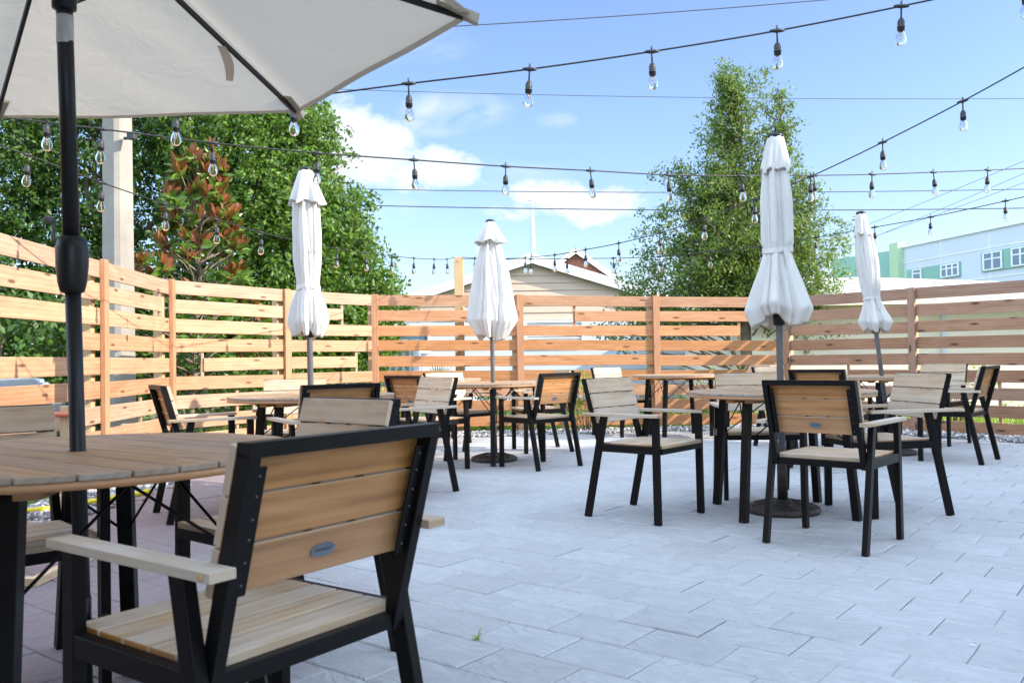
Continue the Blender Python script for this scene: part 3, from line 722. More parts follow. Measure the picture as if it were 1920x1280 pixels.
    if tie:
        z, r = tie; m = MB(); pts = [ax(z)+Vector((r*math.cos(t), r*math.sin(t), z+.006*math.sin(2*t+seed))) for t in [2*math.pi*k/40 for k in range(41)]]
        for k in range(40):
            p, q = pts[k], pts[k+1]; m.face([p-Vector((0, 0, .014)), q-Vector((0, 0, .014)), q+Vector((0, 0, .014)), p+Vector((0, 0, .014))], smooth=True)
        b = pts[31]; m.bar(b+Vector((0, -.008, 0)), b+Vector((.02, -.012, -.11)), .022, .003, (1, 0, 0)); m.build('tie_strap', MT['cloth'], root)
    # runner collar under the canopy
    m = MB(); a = ax(zb); m.lathe([(.022, zb-.03), (.034, zb-.025), (.036, zb+.03), (.030, zb+.06)], a, 16); m.build('runner', MT['pole'], root)
    return root
closed_parasol(*T2, 'tall closed greyish white parasol at the right hand table, tied waist and wide skirt', 2.33, 1.16,
    [(2.26, .048, .1), (2.10, .072, .3), (1.9, .088, .36), (1.65, .090, .34), (1.615, .084, .16), (1.58, .084, .16), (1.50, .104, .34), (1.38, .142, .40), (1.262, .186, .42), (1.25, .186, .42), (1.17, .145, .5)],
    (2.305, 2.085, .046, .084), (.002, .0), 3, (1.60, .092), R(20), fa=.07)
closed_parasol(*T3, 'conical closed parasol at the middle table, loose white cloth without a tie', 2.30, 1.15,
    [(2.22, .048, .15), (2.08, .076, .34), (1.85, .135, .40), (1.62, .170, .40), (1.40, .205, .36), (1.345, .215, .34), (1.335, .214, .34), (1.255, .165, .45), (1.185, .125, .5)],
    (2.275, 2.07, .042, .135), (-.002, .0), 11, None, R(75))
closed_parasol(T4[0], T4[1], 'slim closed parasol at the left rear table, bright sunlit white in front of the hedge', 2.30, 1.13,
    [(2.20, .048, .1), (2.05, .080, .3), (1.85, .086, .34), (1.66, .085, .32), (1.50, .074, .16), (1.45, .077, .2), (1.34, .108, .32), (1.25, .122, .32), (1.235, .121, .32), (1.16, .09, .42)],
    (2.27, 2.035, .042, .106), (-.012, .004), 23, (1.47, .081), R(110), nlobe=6)
closed_parasol(3.60, 8.28, 'leaning closed parasol at the far right table, tied slim white cloth', 2.32, 1.17,
    [(2.24, .044, .1), (2.10, .070, .3), (1.85, .088, .36), (1.60, .085, .32), (1.50, .073, .16), (1.46, .075, .2), (1.36, .106, .3), (1.27, .146, .32), (1.26, .146, .32), (1.18, .10, .42)],
    (2.295, 2.085, .042, .078), (-.105, .0), 31, (1.48, .080), R(150), fa=.08)

def open_parasol():
    root = empty('open_parasol', (T1[0], T1[1], 0)); tag(root, 'large open cream parasol on a black pole in the left foreground', 'parasol')
    umb_base(root)
    lx, ly = -.026, .004
    def ax(z): return Vector((lx*(z-.74), ly*(z-.74), z))
    m = MB(); m.tube([ax(.08), ax(1.27)], .0195, 24); m.tube([ax(1.27), ax(2.24)], .0205, 24); m.build('pole', MT['pole'], root)
    m = MB(); m.lathe([(.0206, 1.815), (.0212, 1.816), (.0212, 1.89), (.0206, 1.891)], ax(0)*0+Vector((ax(1.85).x, ax(1.85).y, 0)), 24); m.build('pole_label', MT['tape'], root)
    c = Vector((ax(1.23).x, ax(1.23).y, 0))
    m = MB(); m.lathe([(.022, 1.155), (.030, 1.16), (.036, 1.185), (.040, 1.23), (.0405, 1.27), (.037, 1.292), (.030, 1.303), (.021, 1.306)], c, 32)
    hub = m.build('crank_housing', MT['pole'], root)
    m = MB(); m.tube([c+Vector((-.036, -.004, 1.285)), c+Vector((-.046, -.006, 1.30)), c+Vector((-.044, -.006, 1.345))], .0055, 8); m.tube([c+Vector((-.043, -.006, 1.345)), c+Vector((-.066, -.008, 1.35))], [.008, .010], 10)
    m.build('crank_handle', MT['pole_grey'], hub)
    c = Vector((ax(1.93).x, ax(1.93).y, 0))
    m = MB(); m.lathe([(.0215, 1.905), (.030, 1.91), (.0305, 1.935), (.036, 1.94), (.036, 1.965), (.024, 1.97)], c, 24); m.build('runner', MT['pole'], root)
    # canopy: six panels; tips found from the photograph, pole leans slightly left
    ang0 = 9.5; tips = []
    tz = {0: 1.95, 1: 1.945, 2: 1.865, 3: 1.86, 4: 1.93, 5: 1.96}
    RR = {0: 1.10, 1: 1.15, 2: 1.06, 3: 1.12, 4: 1.12, 5: 1.10}
    for k in range(6):
        a = R((9.5, 71.5, 129.0, 188.0, 247.0, 307.0)[k]); tips.append(Vector((ax(2.2).x+RR[k]*math.cos(a), ax(2.2).y+RR[k]*math.sin(a), tz[k])))
    apex = Vector((ax(2.25).x, ax(2.25).y, 2.262))
    NU, NV = 22, 18; P = []; F = []
    for k in range(6):
        A, B = tips[k], tips[(k+1) % 6]; base = len(P)
        for i in range(NU+1):
            u = .035+.965*i/NU
            for j in range(NV+1):
                v = j/NV; e = A*(1-v)+B*v; mid = math.sin(math.pi*v)
                p = apex.lerp(e, u); p.z -= .012*mid*u; 
                inn = (apex-e); inn.z = 0; p += inn.normalized()*(.014*mid*u**4)
                p.z += .006*math.sin(math.pi*u)+ .0035*math.sin(9*v+3*u+k*2)*mid*u + .003*math.sin(17*v*u+5*u+k)*mid
                P.append(p)
        for i in range(NU):
            for j in range(NV):
                q = base+i*(NV+1)+j; F.append((q, q+1, q+NV+2, q+NV+1))
    # hem turned down round the edge
    for k in range(6):
        A, B = tips[k], tips[(k+1) % 6]; base = len(P)
        for j in range(NV+1):
            v = j/NV; e = A*(1-v)+B*v; mid = math.sin(math.pi*v); p = e.copy(); p.z -= .012*mid; inn = (apex-e); inn.z = 0; inn.normalize(); p += inn*(.014*mid)
            p.z += .0035*math.sin(9*v+3+k*2)*mid
            P.append(p+Vector((0, 0, .0))); P.append(p+inn*.004+Vector((0, 0, -.005))); P.append(p+inn*.03+Vector((0, 0, -.002)))
        for j in range(NV):
            q = base+j*3; F.append((q, q+1, q+4, q+3)); F.append((q+1, q+2, q+5, q+4))
    can = fast_mesh('canopy', np.array([tuple(p) for p in P]), np.array(F), MT['canopy'], root, smooth=True)
    for k in range(6):
        t = tips[k]; m = MB(); dn = Vector((0, 0, -.017)); inn = (apex-t).normalized()
        m.bar(apex+dn+Vector((0, 0, -.01)), t+inn*.03+dn, .011, .018, Vector((0, 0, 1)).cross(t-apex)); m.build('rib', MT['pole'], root, .002)
        md = apex.lerp(t, .28)+dn*1.9; c = ax(1.945); d = (t-apex); d.z = 0; d.normalize()
        m = MB(); m.bar(c+d*.036, md, .010, .016, Vector((0, 0, 1)).cross(d)); m.build('stretcher', MT['pole'], root, .002)
        # cloth pocket over the rib tip
        m = MB(); out = -inn; s = Vector((0, 0, 1)).cross(out).normalized()
        a0 = t+inn*.11; m.poly([a0+s*.028+Vector((0, 0, -.008)), a0-s*.028+Vector((0, 0, -.008)), t+out*.012-s*.011+Vector((0, 0, -.026)), t+out*.012+s*.011+Vector((0, 0, -.026)), t+out*.018-s*.012+Vector((0, 0, .004)), t+out*.018+s*.012+Vector((0, 0, .004)), a0+s*.03+Vector((0, 0, .004)), a0-s*.03+Vector((0, 0, .004))],
               [(0, 1, 2, 3), (3, 2, 4, 5), (5, 4, 7, 6), (0, 3, 5, 6), (2, 1, 7, 4)]); m.build('tip_pocket', MT['canopy'], root)
    # tie strap hanging from the rib on the right
    b = apex.lerp(tips[1], .60)+Vector((-.01, -.01, -.03)); m = MB(); pr = None
    for i in range(9):
        t = i/8; p = b+Vector((.020*t+.012*math.sin(3*t), .015*t, -.115*t)); w = Vector((.013+.003*math.sin(4*t), .004, 0))
        if pr: m.face([pr[0]-pr[1], pr[0]+pr[1], p+w, p-w], smooth=True)
        pr = (p, w)
    m.build('tie_strap', MT['canopy'], root)
    m = MB(); m.lathe([(.03, 0), (.045, .01), (.02, .05), (.004, .055)], apex, 16); m.build('cap', MT['pole'], root)
open_parasol()

# ------------------------------------------------------------------ string lights
def string_light(name, label, pts, bulbs, r=.0045, sag=0.0, drop_scale=1.0):
    """pts: cable nodes; bulbs: list of positions on the cable"""
    o = Vector(pts[0]); root = empty(name, o); tag(root, label, 'string light', 'cafe bulb strings over the patio')
    m = MB(); m.tube([Vector(p)-o for p in pts], r, 6); m.build('cord', MT['cord'], root)
    sock = bul = None
    for (p, d, sw) in bulbs:
        p = Vector(p)-o
        if sock is None:
            m = MB(); z = Vector((0, 0, 1))
            m.tube([(-.035, 0, 0), (-.014, 0, 0), (.014, 0, 0), (.035, 0, 0)], [.006, .010, .010, .006], 8)
            m.tube([(0, 0, .006), (.004, 0, .022), (0, 0, .028), (-.004, 0, .022), (0, 0, .006)], .0022, 5)
            m.tube([(0, 0, -.004), (0, 0, -.02), (0, 0, -.062)], [.007, .0042, .0042], 8)
            m.lathe([(.004, -.055), (.011, -.062), (.0165, -.074), (.0165, -.098), (.0185, -.099), (.0185, -.104), (.0165, -.105), (.017, -.118), (.013, -.119)], n=16)
            sock = m.build('socket', MT['cord'], root)
            m = MB(); m.lathe([(.0125, -.117), (.014, -.124), (.020, -.138), (.0245, -.153), (.0255, -.163), (.0235, -.175), (.017, -.186), (.008, -.1915), (.001, -.1925)], n=20)
            m.lathe([(.0015, -.119), (.004, -.121), (.003, -.14), (.0012, -.145)], n=8, mat=1)
            for a in (0, 2.1, 4.2): m.tube([(.003*math.cos(a), .003*math.sin(a), -.14), (.007*math.cos(a), .007*math.sin(a), -.17)], .0009, 4, 1)
            bul = m.build('bulb', [MT['bulb'], MT['filament']], sock); s = sock
        else:
            s = sock.copy(); COL.objects.link(s); s.parent = root; b = bul.copy(); COL.objects.link(b); b.parent = s
        s.location = p; s.rotation_euler = (sw*.5, sw, d)
    return root
def cam_pt(px, py, Y):
    c, s = math.cos(-ROLL), math.sin(-ROLL); a, b = px-960, py-640
    u = c*a+s*b; v = -s*a+c*b; yy = math.cos(PITCH)+v/F_PX*math.sin(PITCH); zz = math.sin(PITCH)-v/F_PX*math.cos(PITCH)
    t = Y/yy; return Vector((u/F_PX*t, Y, CAM_H+zz*t))
def lamp_run(name, label, nodes, bulb_px, r=.0045):
    """nodes: (px, py, depth) surveyed along the cable; bulb_px: picture columns of the lamps"""
    P = [cam_pt(*n) for n in nodes]; xs = [n[0] for n in nodes]
    cp = []                                    # smooth it
    for i in range(len(P)-1):
        a, b, c, d = P[max(i-1, 0)], P[i], P[i+1], P[min(i+2, len(P)-1)]
        for j in range(6):
            t = j/6; cp.append(.5*((2*b)+(c-a)*t+(2*a-5*b+4*c-d)*t*t+(3*b-a-3*c+d)*t**3))
    cp.append(P[-1])
    def scr(p):
        q = p-Vector((0, 0, CAM_H)); return 960+F_PX*q.dot(rt)/q.dot(fwd)
    sx = [scr(p) for p in cp]; bl = []
    for bx in bulb_px:
        for i in range(len(cp)-1):
            lo, hi = sorted((sx[i], sx[i+1]))
            if lo <= bx < hi:
                f = (bx-sx[i])/(sx[i+1]-sx[i]); p = cp[i].lerp(cp[i+1], f); dd = cp[i+1]-cp[i]
                bl.append((p, math.atan2(dd.y, dd.x), random.uniform(-.07, .07))); break
    return string_light(name, label, cp, bl, r)
lamp_run('string_light', 'nearest bulb string, rising from behind the open parasol to the upper right corner',
    [(-260, 238, 4.3), (87, 212, 4.3), (330, 202, 4.3), (548, 184, 4.3), (766, 157, 4.3), (993, 130, 4.27), (1222, 97, 4.25), (1457, 58, 4.2), (1690, 12, 4.15), (1920, -38, 4.1), (2200, -105, 4.0)],
    [87, 330, 548, 766, 993, 1222, 1457, 1690, 1925])
lamp_run('string_light', 'long level bulb string crossing the whole picture above the closed parasols',
    [(-250, 190, 4.3), (0, 219, 4.5), (190, 242, 4.72), (398, 268, 4.95), (595, 287, 5.2), (776, 300, 5.45), (948, 312, 5.7), (1107, 320, 5.95), (1253, 328, 6.2), (1390, 330, 6.42), (1524, 329, 6.65), (1635, 327, 6.87), (1750, 323, 7.05), (1852, 319, 7.25), (1960, 314, 7.45), (2150, 303, 7.8)],
    [190, 398, 595, 776, 948, 1107, 1253, 1390, 1526, 1635, 1750, 1852, 1950])
PT = cam_pt(860, 482, 11.72)
lamp_run('string_light', 'bulb string falling from the left picture edge to the wooden light post',
    [(-200, 170, 4.3), (0, 271, 4.95), (53, 291, 5.15), (192, 343, 5.65), (311, 383, 6.2), (408, 412, 6.75), (491, 436, 7.35), (565, 453, 7.95), (632, 466, 8.55), (685, 474, 9.1), (735, 480, 9.7), (776, 484, 10.2), (814, 486, 10.8), (838, 486, 11.2), (852, 482, 11.62)],
    [53, 192, 311, 408, 491, 565, 632, 685, 735, 776, 814, 838])
lamp_run('string_light', 'bulb string climbing from the wooden light post to the right picture edge',
    [(866, 482, 11.62), (890, 484, 11.3), (935, 485, 10.8), (985, 483, 10.3), (1040, 478, 9.75), (1098, 468, 9.2), (1160, 456, 8.65), (1237, 437, 8.1), (1320, 409, 7.5), (1415, 374, 6.95), (1520, 331, 6.45), (1655, 267, 5.9), (1805, 190, 5.4), (1950, 110, 5.0), (2150, 0, 4.5)],
    [890, 935, 985, 1040, 1098, 1160, 1237, 1320, 1415, 1520, 1655, 1805])
lamp_run('string_light', 'farthest bulb string, passing behind the tall closed parasol towards the green building',
    [(866, 485, 11.62), (950, 486, 11.2), (1063, 485, 10.9), (1150, 484, 10.7), (1237, 481, 10.5), (1330, 472, 10.3), (1427, 462, 10.0), (1530, 445, 9.7), (1640, 426, 9.3), (1745, 407, 8.9), (1885, 377, 8.3), (1980, 355, 8.0)],
    [995, 1063, 1150, 1237, 1331, 1427, 1530, 1640, 1745, 1885])
def post():
    p = Vector((-.71, 11.83, 0)); root = empty('light_post', p); tag(root, 'tall square pine post carrying the bulb strings behind the back fence', 'post')
    m = MB(); m.bar((0, 0, -.1), (0, 0, 2.36), .125, .125, (1, 0, 0)); m.build('post', MT['treated'], root, .004)
    m = MB(); m.tube([(-.02, -.063, 2.31), (-.02, -.09, 2.31), (-.02, -.098, 2.295), (-.02, -.09, 2.283)], .005, 6); m.build('hook', MT['bolt'], root)
post()

# ------------------------------------------------------------------ foliage
def leaf_mesh(name, C, size, mat, parent, aspect=.5, up=.35, nrm=None, fold=.18, seed=0):
    """one four-cornered folded leaf per centre"""
    r = np.random.default_rng(seed); n = len(C); sz = size*(.65+.7*r.random(n)) if np.isscalar(size) else size
    if nrm is not None:
        nn = nrm+.55*r.standard_normal((n, 3)); nn /= np.linalg.norm(nn, axis=1)[:, None]
        d = np.cross(nn, r.standard_normal((n, 3))); d[:, 2] -= .25
        d /= np.linalg.norm(d, axis=1)[:, None]; s = np.cross(nn, d); s /= np.linalg.norm(s, axis=1)[:, None]; nn = np.cross(d, s)
    else:
        d = r.standard_normal((n, 3)); d[:, 2] += up; d /= np.linalg.norm(d, axis=1)[:, None]
        s = np.cross(d, r.standard_normal((n, 3))); s /= np.linalg.norm(s, axis=1)[:, None]; nn = np.cross(d, s)
    L = d*sz[:, None]; Wd = s*(sz*aspect*.5)[:, None]; B = nn*(sz*fold)[:, None]
    P = np.stack([C-L*.5, C+Wd-L*.05+B*.4, C+L*.5, C-Wd-L*.05+B*.4], 1).reshape(-1, 3)
    F = np.arange(4*n).reshape(n, 4); 
    return fast_mesh(name, P, F, mat, parent)
def branch(m, a, b, r0, r1, seed=0, n=6, wob=.06):
    rr = random.Random(seed); a = Vector(a); b = Vector(b); L = (b-a).length; pts = []; rad = []
    for i in range(n+1):
        t = i/n; p = a.lerp(b, t); 
        if 0 < i < n: p += Vector((rr.uniform(-1, 1), rr.uniform(-1, 1), rr.uniform(-.4, .4)))*wob*L*.5
        pts.append(p); rad.append(r0+(r1-r0)*t)
    m.tube(pts, rad, 8)
def crown_points(blobs, n_clump, per, spread, r, surf=.72):
    """clumps of leaves spread through overlapping ellipsoids (centre, radii)"""
    vol = np.array([b[1][0]*b[1][1]*b[1][2] for b in blobs])**.75; k = r.choice(len(blobs), n_clump, p=vol/vol.sum())
    dirs = r.standard_normal((n_clump, 3)); dirs /= np.linalg.norm(dirs, axis=1)[:, None]
    rad = np.where(r.random(n_clump) < surf, .82+.24*r.random(n_clump), r.random(n_clump)**.5*.85)
    rad = rad*(1+.17*np.sin(dirs[:, 0]*7+k*2.1)*np.sin(dirs[:, 2]*8+k)+.08*np.sin(dirs[:, 1]*13+dirs[:, 2]*11+k*.7))
    Cc = np.array([blobs[i][0] for i in k]); Rr = np.array([blobs[i][1] for i in k])
    cl = Cc+dirs*Rr*rad[:, None]
    sp = np.repeat(spread*(.55+.9*r.random(n_clump)), per)[:, None]
    q = r.standard_normal((n_clump*per, 3)); q /= np.linalg.norm(q, axis=1)[:, None]
    q = q+.55*np.repeat(dirs, per, 0)+np.array([0, 0, .55]); q /= np.linalg.norm(q, axis=1)[:, None]
    pts = np.repeat(cl, per, 0)+q*sp*1.7*(r.random((n_clump*per, 1))**.45)*np.array([1, 1, .8])
    return pts, q, cl
def tree(name, label, base, blobs, n_clump, per, spread, size, mat, trunk_r, seed, aspect=.5, surf=.72, cat='tree', limbs=14, group=None):
    r = np.random.default_rng(seed); root = empty(name, base); tag(root, label, cat, group); base = Vector(base)
    bl = [((np.array(c)-np.array(base[:])), np.array(rr)) for c, rr in blobs]
    pts, nr, cl = crown_points(bl, n_clump, per, spread, r, surf)
    ok = pts[:, 2] > .02; pts, nr = pts[ok], nr[ok]
    leaf_mesh('crown', pts, size, mat, root, aspect, .25, nr, seed=seed)
    m = MB(); cen = np.mean([b[0] for b in bl], 0); topz = max(b[0][2]+b[1][2]*.6 for b in bl)
    tp = Vector((cen[0]*.8, cen[1]*.8, topz)); branch(m, (0, 0, -.05), tp, trunk_r, trunk_r*.2, seed, 8, .03)
    for i in range(limbs):
        t = .2+.65*i/limbs; a = Vector((0, 0, 0)).lerp(tp, t); q = cl[r.integers(len(cl))]
        branch(m, a, (q[0], q[1], q[2]), trunk_r*(.55-.35*t), .012, seed*31+i, 6, .10)
    m.build('trunk', MT['bark'], root); return root
tree('broadleaf_tree', 'broad dense green tree left of the gabled house, behind the slim closed parasol', (-4.1, 14.6, -.06),
    [((-4.0, 14.4, 3.2), (1.35, 1.5, 2.0)), ((-3.2, 14.2, 2.2), (1.15, 1.3, 1.5)), ((-4.4, 14.2, 4.4), (1.25, 1.3, 1.25)), ((-2.6, 14.2, 1.5), (.72, .9, 1.0)), ((-2.95, 14.4, 3.05), (.65, .8, .8)), ((-3.55, 14.2, 4.75), (.62, .7, .75)), ((-4.2, 14.0, 1.2), (1.5, 1.2, 1.1)), ((-2.15, 14.3, 1.75), (.42, .5, .45))],
    4300, 22, .125, .08, MT['hedge'], .16, 5, .55)
tree('broadleaf_tree', 'shaded green tree mass behind the concrete pole and open parasol', (-7.0, 14.6, -.06),
    [((-6.6, 14.4, 3.4), (1.7, 1.4, 2.2)), ((-7.6, 14.2, 2.0), (1.6, 1.3, 1.8)), ((-6.2, 14.0, 1.3), (1.5, 1.1, 1.2)), ((-7.0, 14.2, 5.0), (1.5, 1.3, 1.2)), ((-5.5, 14.3, 4.6), (.9, .9, 1.2))],
    2700, 22, .14, .085, MT['hedge2'], .18, 6)
tree('broadleaf_tree', 'leafy green tree at the left picture edge behind the left fence', (-9.4, 13.6, -.06),
    [((-9.2, 13.5, 3.2), (1.8, 1.5, 2.2)), ((-9.6, 13.2, 1.6), (1.9, 1.3, 1.6)), ((-8.2, 13.4, 4.6), (1.3, 1.2, 1.3)), ((-10.6, 13.2, 4.4), (1.5, 1.3, 1.6))],
    2600, 20, .15, .085, MT['hedge2'], .18, 8)
tree('hedge', 'dark shaded hedge seen through the gaps of the left fence', (-6.4, 10.8, -.06),
    [((-6.0, 11.4, .9), (1.2, .8, 1.0)), ((-7.2, 11.0, .9), (1.3, .8, 1.1)), ((-8.2, 10.6, .9), (1.2, .8, 1.1)), ((-5.0, 12.1, .8), (1.0, .7, .9))], 700, 16, .17, .11, MT['hedge2'], .05, 9, cat='hedge', limbs=6)
def bough_tree(name, label, base, stems, blobs, size, mat, seed):
    """open tree: boughs climb from leaning stems and carry sprays of leaves; stems: (top, reach at the bottom, reach at the top, first height, boughs, radius)"""
    r = np.random.default_rng(seed); root = empty(name, base); tag(root, label, 'tree'); m = MB(); cl = []; cd = []
    for (top, w0, w1, h0, nb, tr) in stems:
        top = np.array(top, float); branch(m, (0, 0, -.05), Vector(top), tr, .012, seed+nb, 10, .02)
        for i in range(nb):
            t = h0+(1-h0)*(i+r.random())/nb; a = r.random()*6.28; p = top*t; p[2] = top[2]*t
            L = (w0+(w1-w0)*((t-h0)/(1-h0))**.8)*(.4+.8*r.random()**1.3)*(1 if t < .62 else r.uniform(.3, 2.3)); el = r.uniform(-.15, .75)+.45*(t > .7)
            d = np.array([np.cos(a)*np.cos(el), np.sin(a)*np.cos(el)*.85, np.sin(el)]); q = p+d*L
            branch(m, Vector(p), Vector(q), .028*(1.15-t)+.006, .004, seed*7+i, 5, .08)
            for kk in range(max(3 if t < .62 else 2, int(L/.12))):
                f = .28+.78*r.random(); c = p+d*L*f+r.standard_normal(3)*np.array([.1, .1, .08])*(.5+L*.6); cl.append(c); cd.append(d)
    for c, rd, k in blobs:
        u = r.standard_normal((k, 3)); u /= np.linalg.norm(u, axis=1)[:, None]; rr_ = .35+.72*r.random(k)**.6
        rr_ = rr_*(1+.22*np.sin(u[:, 0]*5+c[0]*9)*np.sin(u[:, 2]*6+c[2]*5))
        for a, b in zip(np.array(c)+u*np.array(rd)*rr_[:, None], u): cl.append(a); cd.append(b)
        for q in np.array(cl)[-k::14]: branch(m, Vector((c[0]*.25, 0, max(.5, q[2]-.7))), Vector(q), .02, .005, int(abs(q[0])*1e4), 5, .1)
    m.build('trunk', MT['bark'], root)
    cl = np.array(cl); cd = np.array(cd); per = 24; sp = np.repeat(.07+.11*r.random(len(cl)), per)[:, None]
    q = r.standard_normal((len(cl)*per, 3)); q /= np.linalg.norm(q, axis=1)[:, None]; q = q+.4*np.repeat(cd, per, 0)+np.array([0, 0, .45]); q /= np.linalg.norm(q, axis=1)[:, None]
    pts = np.repeat(cl, per, 0)+q*sp*1.6*(r.random((len(q), 1))**.5); ok = pts[:, 2] > .6
    leaf_mesh('crown', pts[ok], size, mat, root, .45, .25, q[ok], seed=seed); return root
bough_tree('tall_oak_tree', 'tall thin topped yellow green tree right of the gabled house, behind the back fence', (4.2, 15.3, -.06),
    [((-.30, 0, 6.0), 1.75, .12, .26, 170, .125), ((.70, .1, 5.6), 1.45, .10, .30, 84, .07), ((-1.15, .0, 4.3), 1.0, .2, .36, 66, .05), ((1.25, .1, 3.9), .85, .25, .38, 60, .05)],
    [((0, 0, 2.45), (1.55, 1.1, .85), 330), ((-1.35, 0, 2.15), (1.05, .9, .8), 210), ((-1.35, 0, 3.2), (.6, .6, .6), 80), ((1.35, 0, 3.0), (.5, .5, .5), 50), ((-2.1, 0, 1.45), (.5, .5, .4), 45), ((.75, 0, 2.3), (.8, .9, .75), 130), ((-.1, 0, 3.4), (1.0, .8, .8), 200), ((-.3, 0, 4.35), (.55, .5, .75), 95), ((.62, .1, 4.2), (.42, .4, .65), 55), ((-.3, 0, 5.2), (.32, .3, .5), 34), ((-1.75, 0, 1.75), (.5, .6, .42), 60), ((1.0, 0, 1.5), (.5, .6, .45), 50)], .066, MT['oak'], 12)
def magnolia():
    base = Vector((-4.28, 11.55, -.06)); root = empty('magnolia_tree', base); tag(root, 'young magnolia with rusty brown and glossy green leaves behind the corner fence', 'tree')
    r = random.Random(4); m = MB(); branch(m, (0, 0, -.05), (.18, 0, 3.6), .045, .01, 3, 8, .02); G = []; Rz = []
    tips = []
    for i in range(112):
        t = .12+.88*(i/111)**.85; z = 3.75*t; w = (1.12*(1-t)**.7+.16)*(1.0 if t > .2 else .8); a = i*2.4
        tip = Vector((.18*t+w*math.cos(a)*r.uniform(.55, 1), w*math.sin(a)*r.uniform(.5, 1), z+r.uniform(-.05, .18)))
        branch(m, Vector((.15*t, 0, max(.1, z-.35))), tip, .014, .005, i+50, 4, .08); tips.append((tip, t))
    m.build('trunk', MT['bark'], root)
    P = {0: [], 1: []}
    def leaf(dst, p, d, L, w):
        d = d.normalized(); s = d.cross(Vector((r.uniform(-1, 1), r.uniform(-1, 1), r.uniform(-1, 1)))).normalized(); n = d.cross(s)
        q = [p, p+d*L*.3+s*w*.8+n*w*.25, p+d*L*.65+s*w*.85+n*w*.25, p+d*L-n*w*.2, p+d*L*.65-s*w*.85+n*w*.25, p+d*L*.3-s*w*.8+n*w*.25, p+d*L*.5]
        i = len(dst); dst += q
    for tip, t in tips:
        rusty = r.random() < (.40+.44*(t > .5))
        for j in range(24):
            a = r.uniform(0, 6.28); el = r.uniform(.5, 1.3) if (rusty and j < 15) else r.uniform(-.5, .7)
            d = Vector((math.cos(a)*math.cos(el), math.sin(a)*math.cos(el), math.sin(el)))
            leaf(P[1 if rusty and j < 14 and r.random() < .9 else 0], tip+Vector((r.uniform(-.03, .03), r.uniform(-.03, .03), r.uniform(-.10, .02))), d, r.uniform(.13, .22), r.uniform(.028, .042))
    Pv = np.array([tuple(p) for p in P[0]+P[1]]); n0, n1 = len(P[0])//7, len(P[1])//7; n = n0+n1; b = np.arange(n)[:, None, None]*7
    q = np.array([[0, 1, 6], [1, 2, 6], [2, 3, 6], [3, 4, 6], [4, 5, 6], [5, 0, 6]]); F = (q[None]+b).reshape(-1, 3)
    fast_mesh('crown', Pv, F, [MT['mag'], MT['rust']], root, mi=np.repeat([0]*n0+[1]*n1, 6))
magnolia()
def shrub(label, x, y, w, h, n, seed, mat='shrub', size=.055):
    r = np.random.default_rng(seed); root = empty('shrub', (x, y, -.02)); tag(root, label, 'shrub', 'low bushes along the fence')
    k = n//9; cl = np.stack([r.standard_normal(k)*w*.42, r.standard_normal(k)*.10, h*(.25+.75*r.random(k))], -1)
    pts = np.repeat(cl, 9, 0)+r.standard_normal((k*9, 3))*.035; pts[:, 2] = np.maximum(pts[:, 2], .03)
    leaf_mesh('foliage', pts, size, MT[mat], root, .5, .5, seed=seed)
    m = MB()
    for i in range(min(24, k)): m.tube([(cl[i, 0]*.3, cl[i, 1]*.3, 0), tuple(cl[i]*np.array([.8, .8, .6])), tuple(cl[i])], [.006, .004, .002], 5)
    m.build('stem', MT['bark'], root)
shrub('yellow green bush in the gravel behind the chair at the right of the middle table', .98, 11.42, .62, .82, 720, 41)
shrub('low yellow green bush at the foot of the back fence left of the middle table', -1.62, 10.95, .42, .62, 520, 42)
shrub('pale leafy bush outside the back fence, beneath the tall thin topped tree', 3.1, 12.6, .9, .80, 700, 43)
shrub('sunny bush outside the right fence, behind the pale chair of the leaning parasol table', 5.75, 11.4, .75, .9, 700, 44)
shrub('green bush outside the corner fence below the magnolia', -3.45, 10.75, .7, .75, 800, 45, 'mag', .075)
shrub('flowering bush outside the back fence behind the middle table', -.25, 12.25, 1.1, .75, 800, 46)
shrub('bushes outside the back fence below the far table', 2.1, 12.55, .9, .55, 600, 47)
def palm():
    root = empty('fan_palm', (-1.22, 13.0, -.06)); tag(root, 'small fan palm outside the back fence, left of the wooden light post', 'palm'); r = random.Random(9)
    P = []; m = MB()
    for i in range(11):
        a = r.uniform(0, 6.28); el = r.uniform(.5, 1.35); d = Vector((math.cos(a)*math.cos(el), math.sin(a)*math.cos(el), math.sin(el))); L = r.uniform(.45, .72); c = d*L
        m.tube([(0, 0, 0), tuple(d*L*.5), tuple(c)], [.014, .009, .006], 6)
        s = d.cross(Vector((0, 0, 1))).normalized(); n = s.cross(d)
        for j in range(17):
            t = (j/16-.5)*2.7; e = (d*math.cos(t)+s*math.sin(t)).normalized(); ln = r.uniform(.34, .42); w = e.cross(n)*.012
            P += [c, c+e*ln*.5+w+n*.01, c+e*ln-Vector((0, 0, .03)), c+e*ln*.5-w+n*.01]
    m.build('stem', MT['bark'], root); P = np.array([tuple(p) for p in P]); fast_mesh('frond', P, np.arange(len(P)).reshape(-1, 4), MT['palm'], root)
palm()
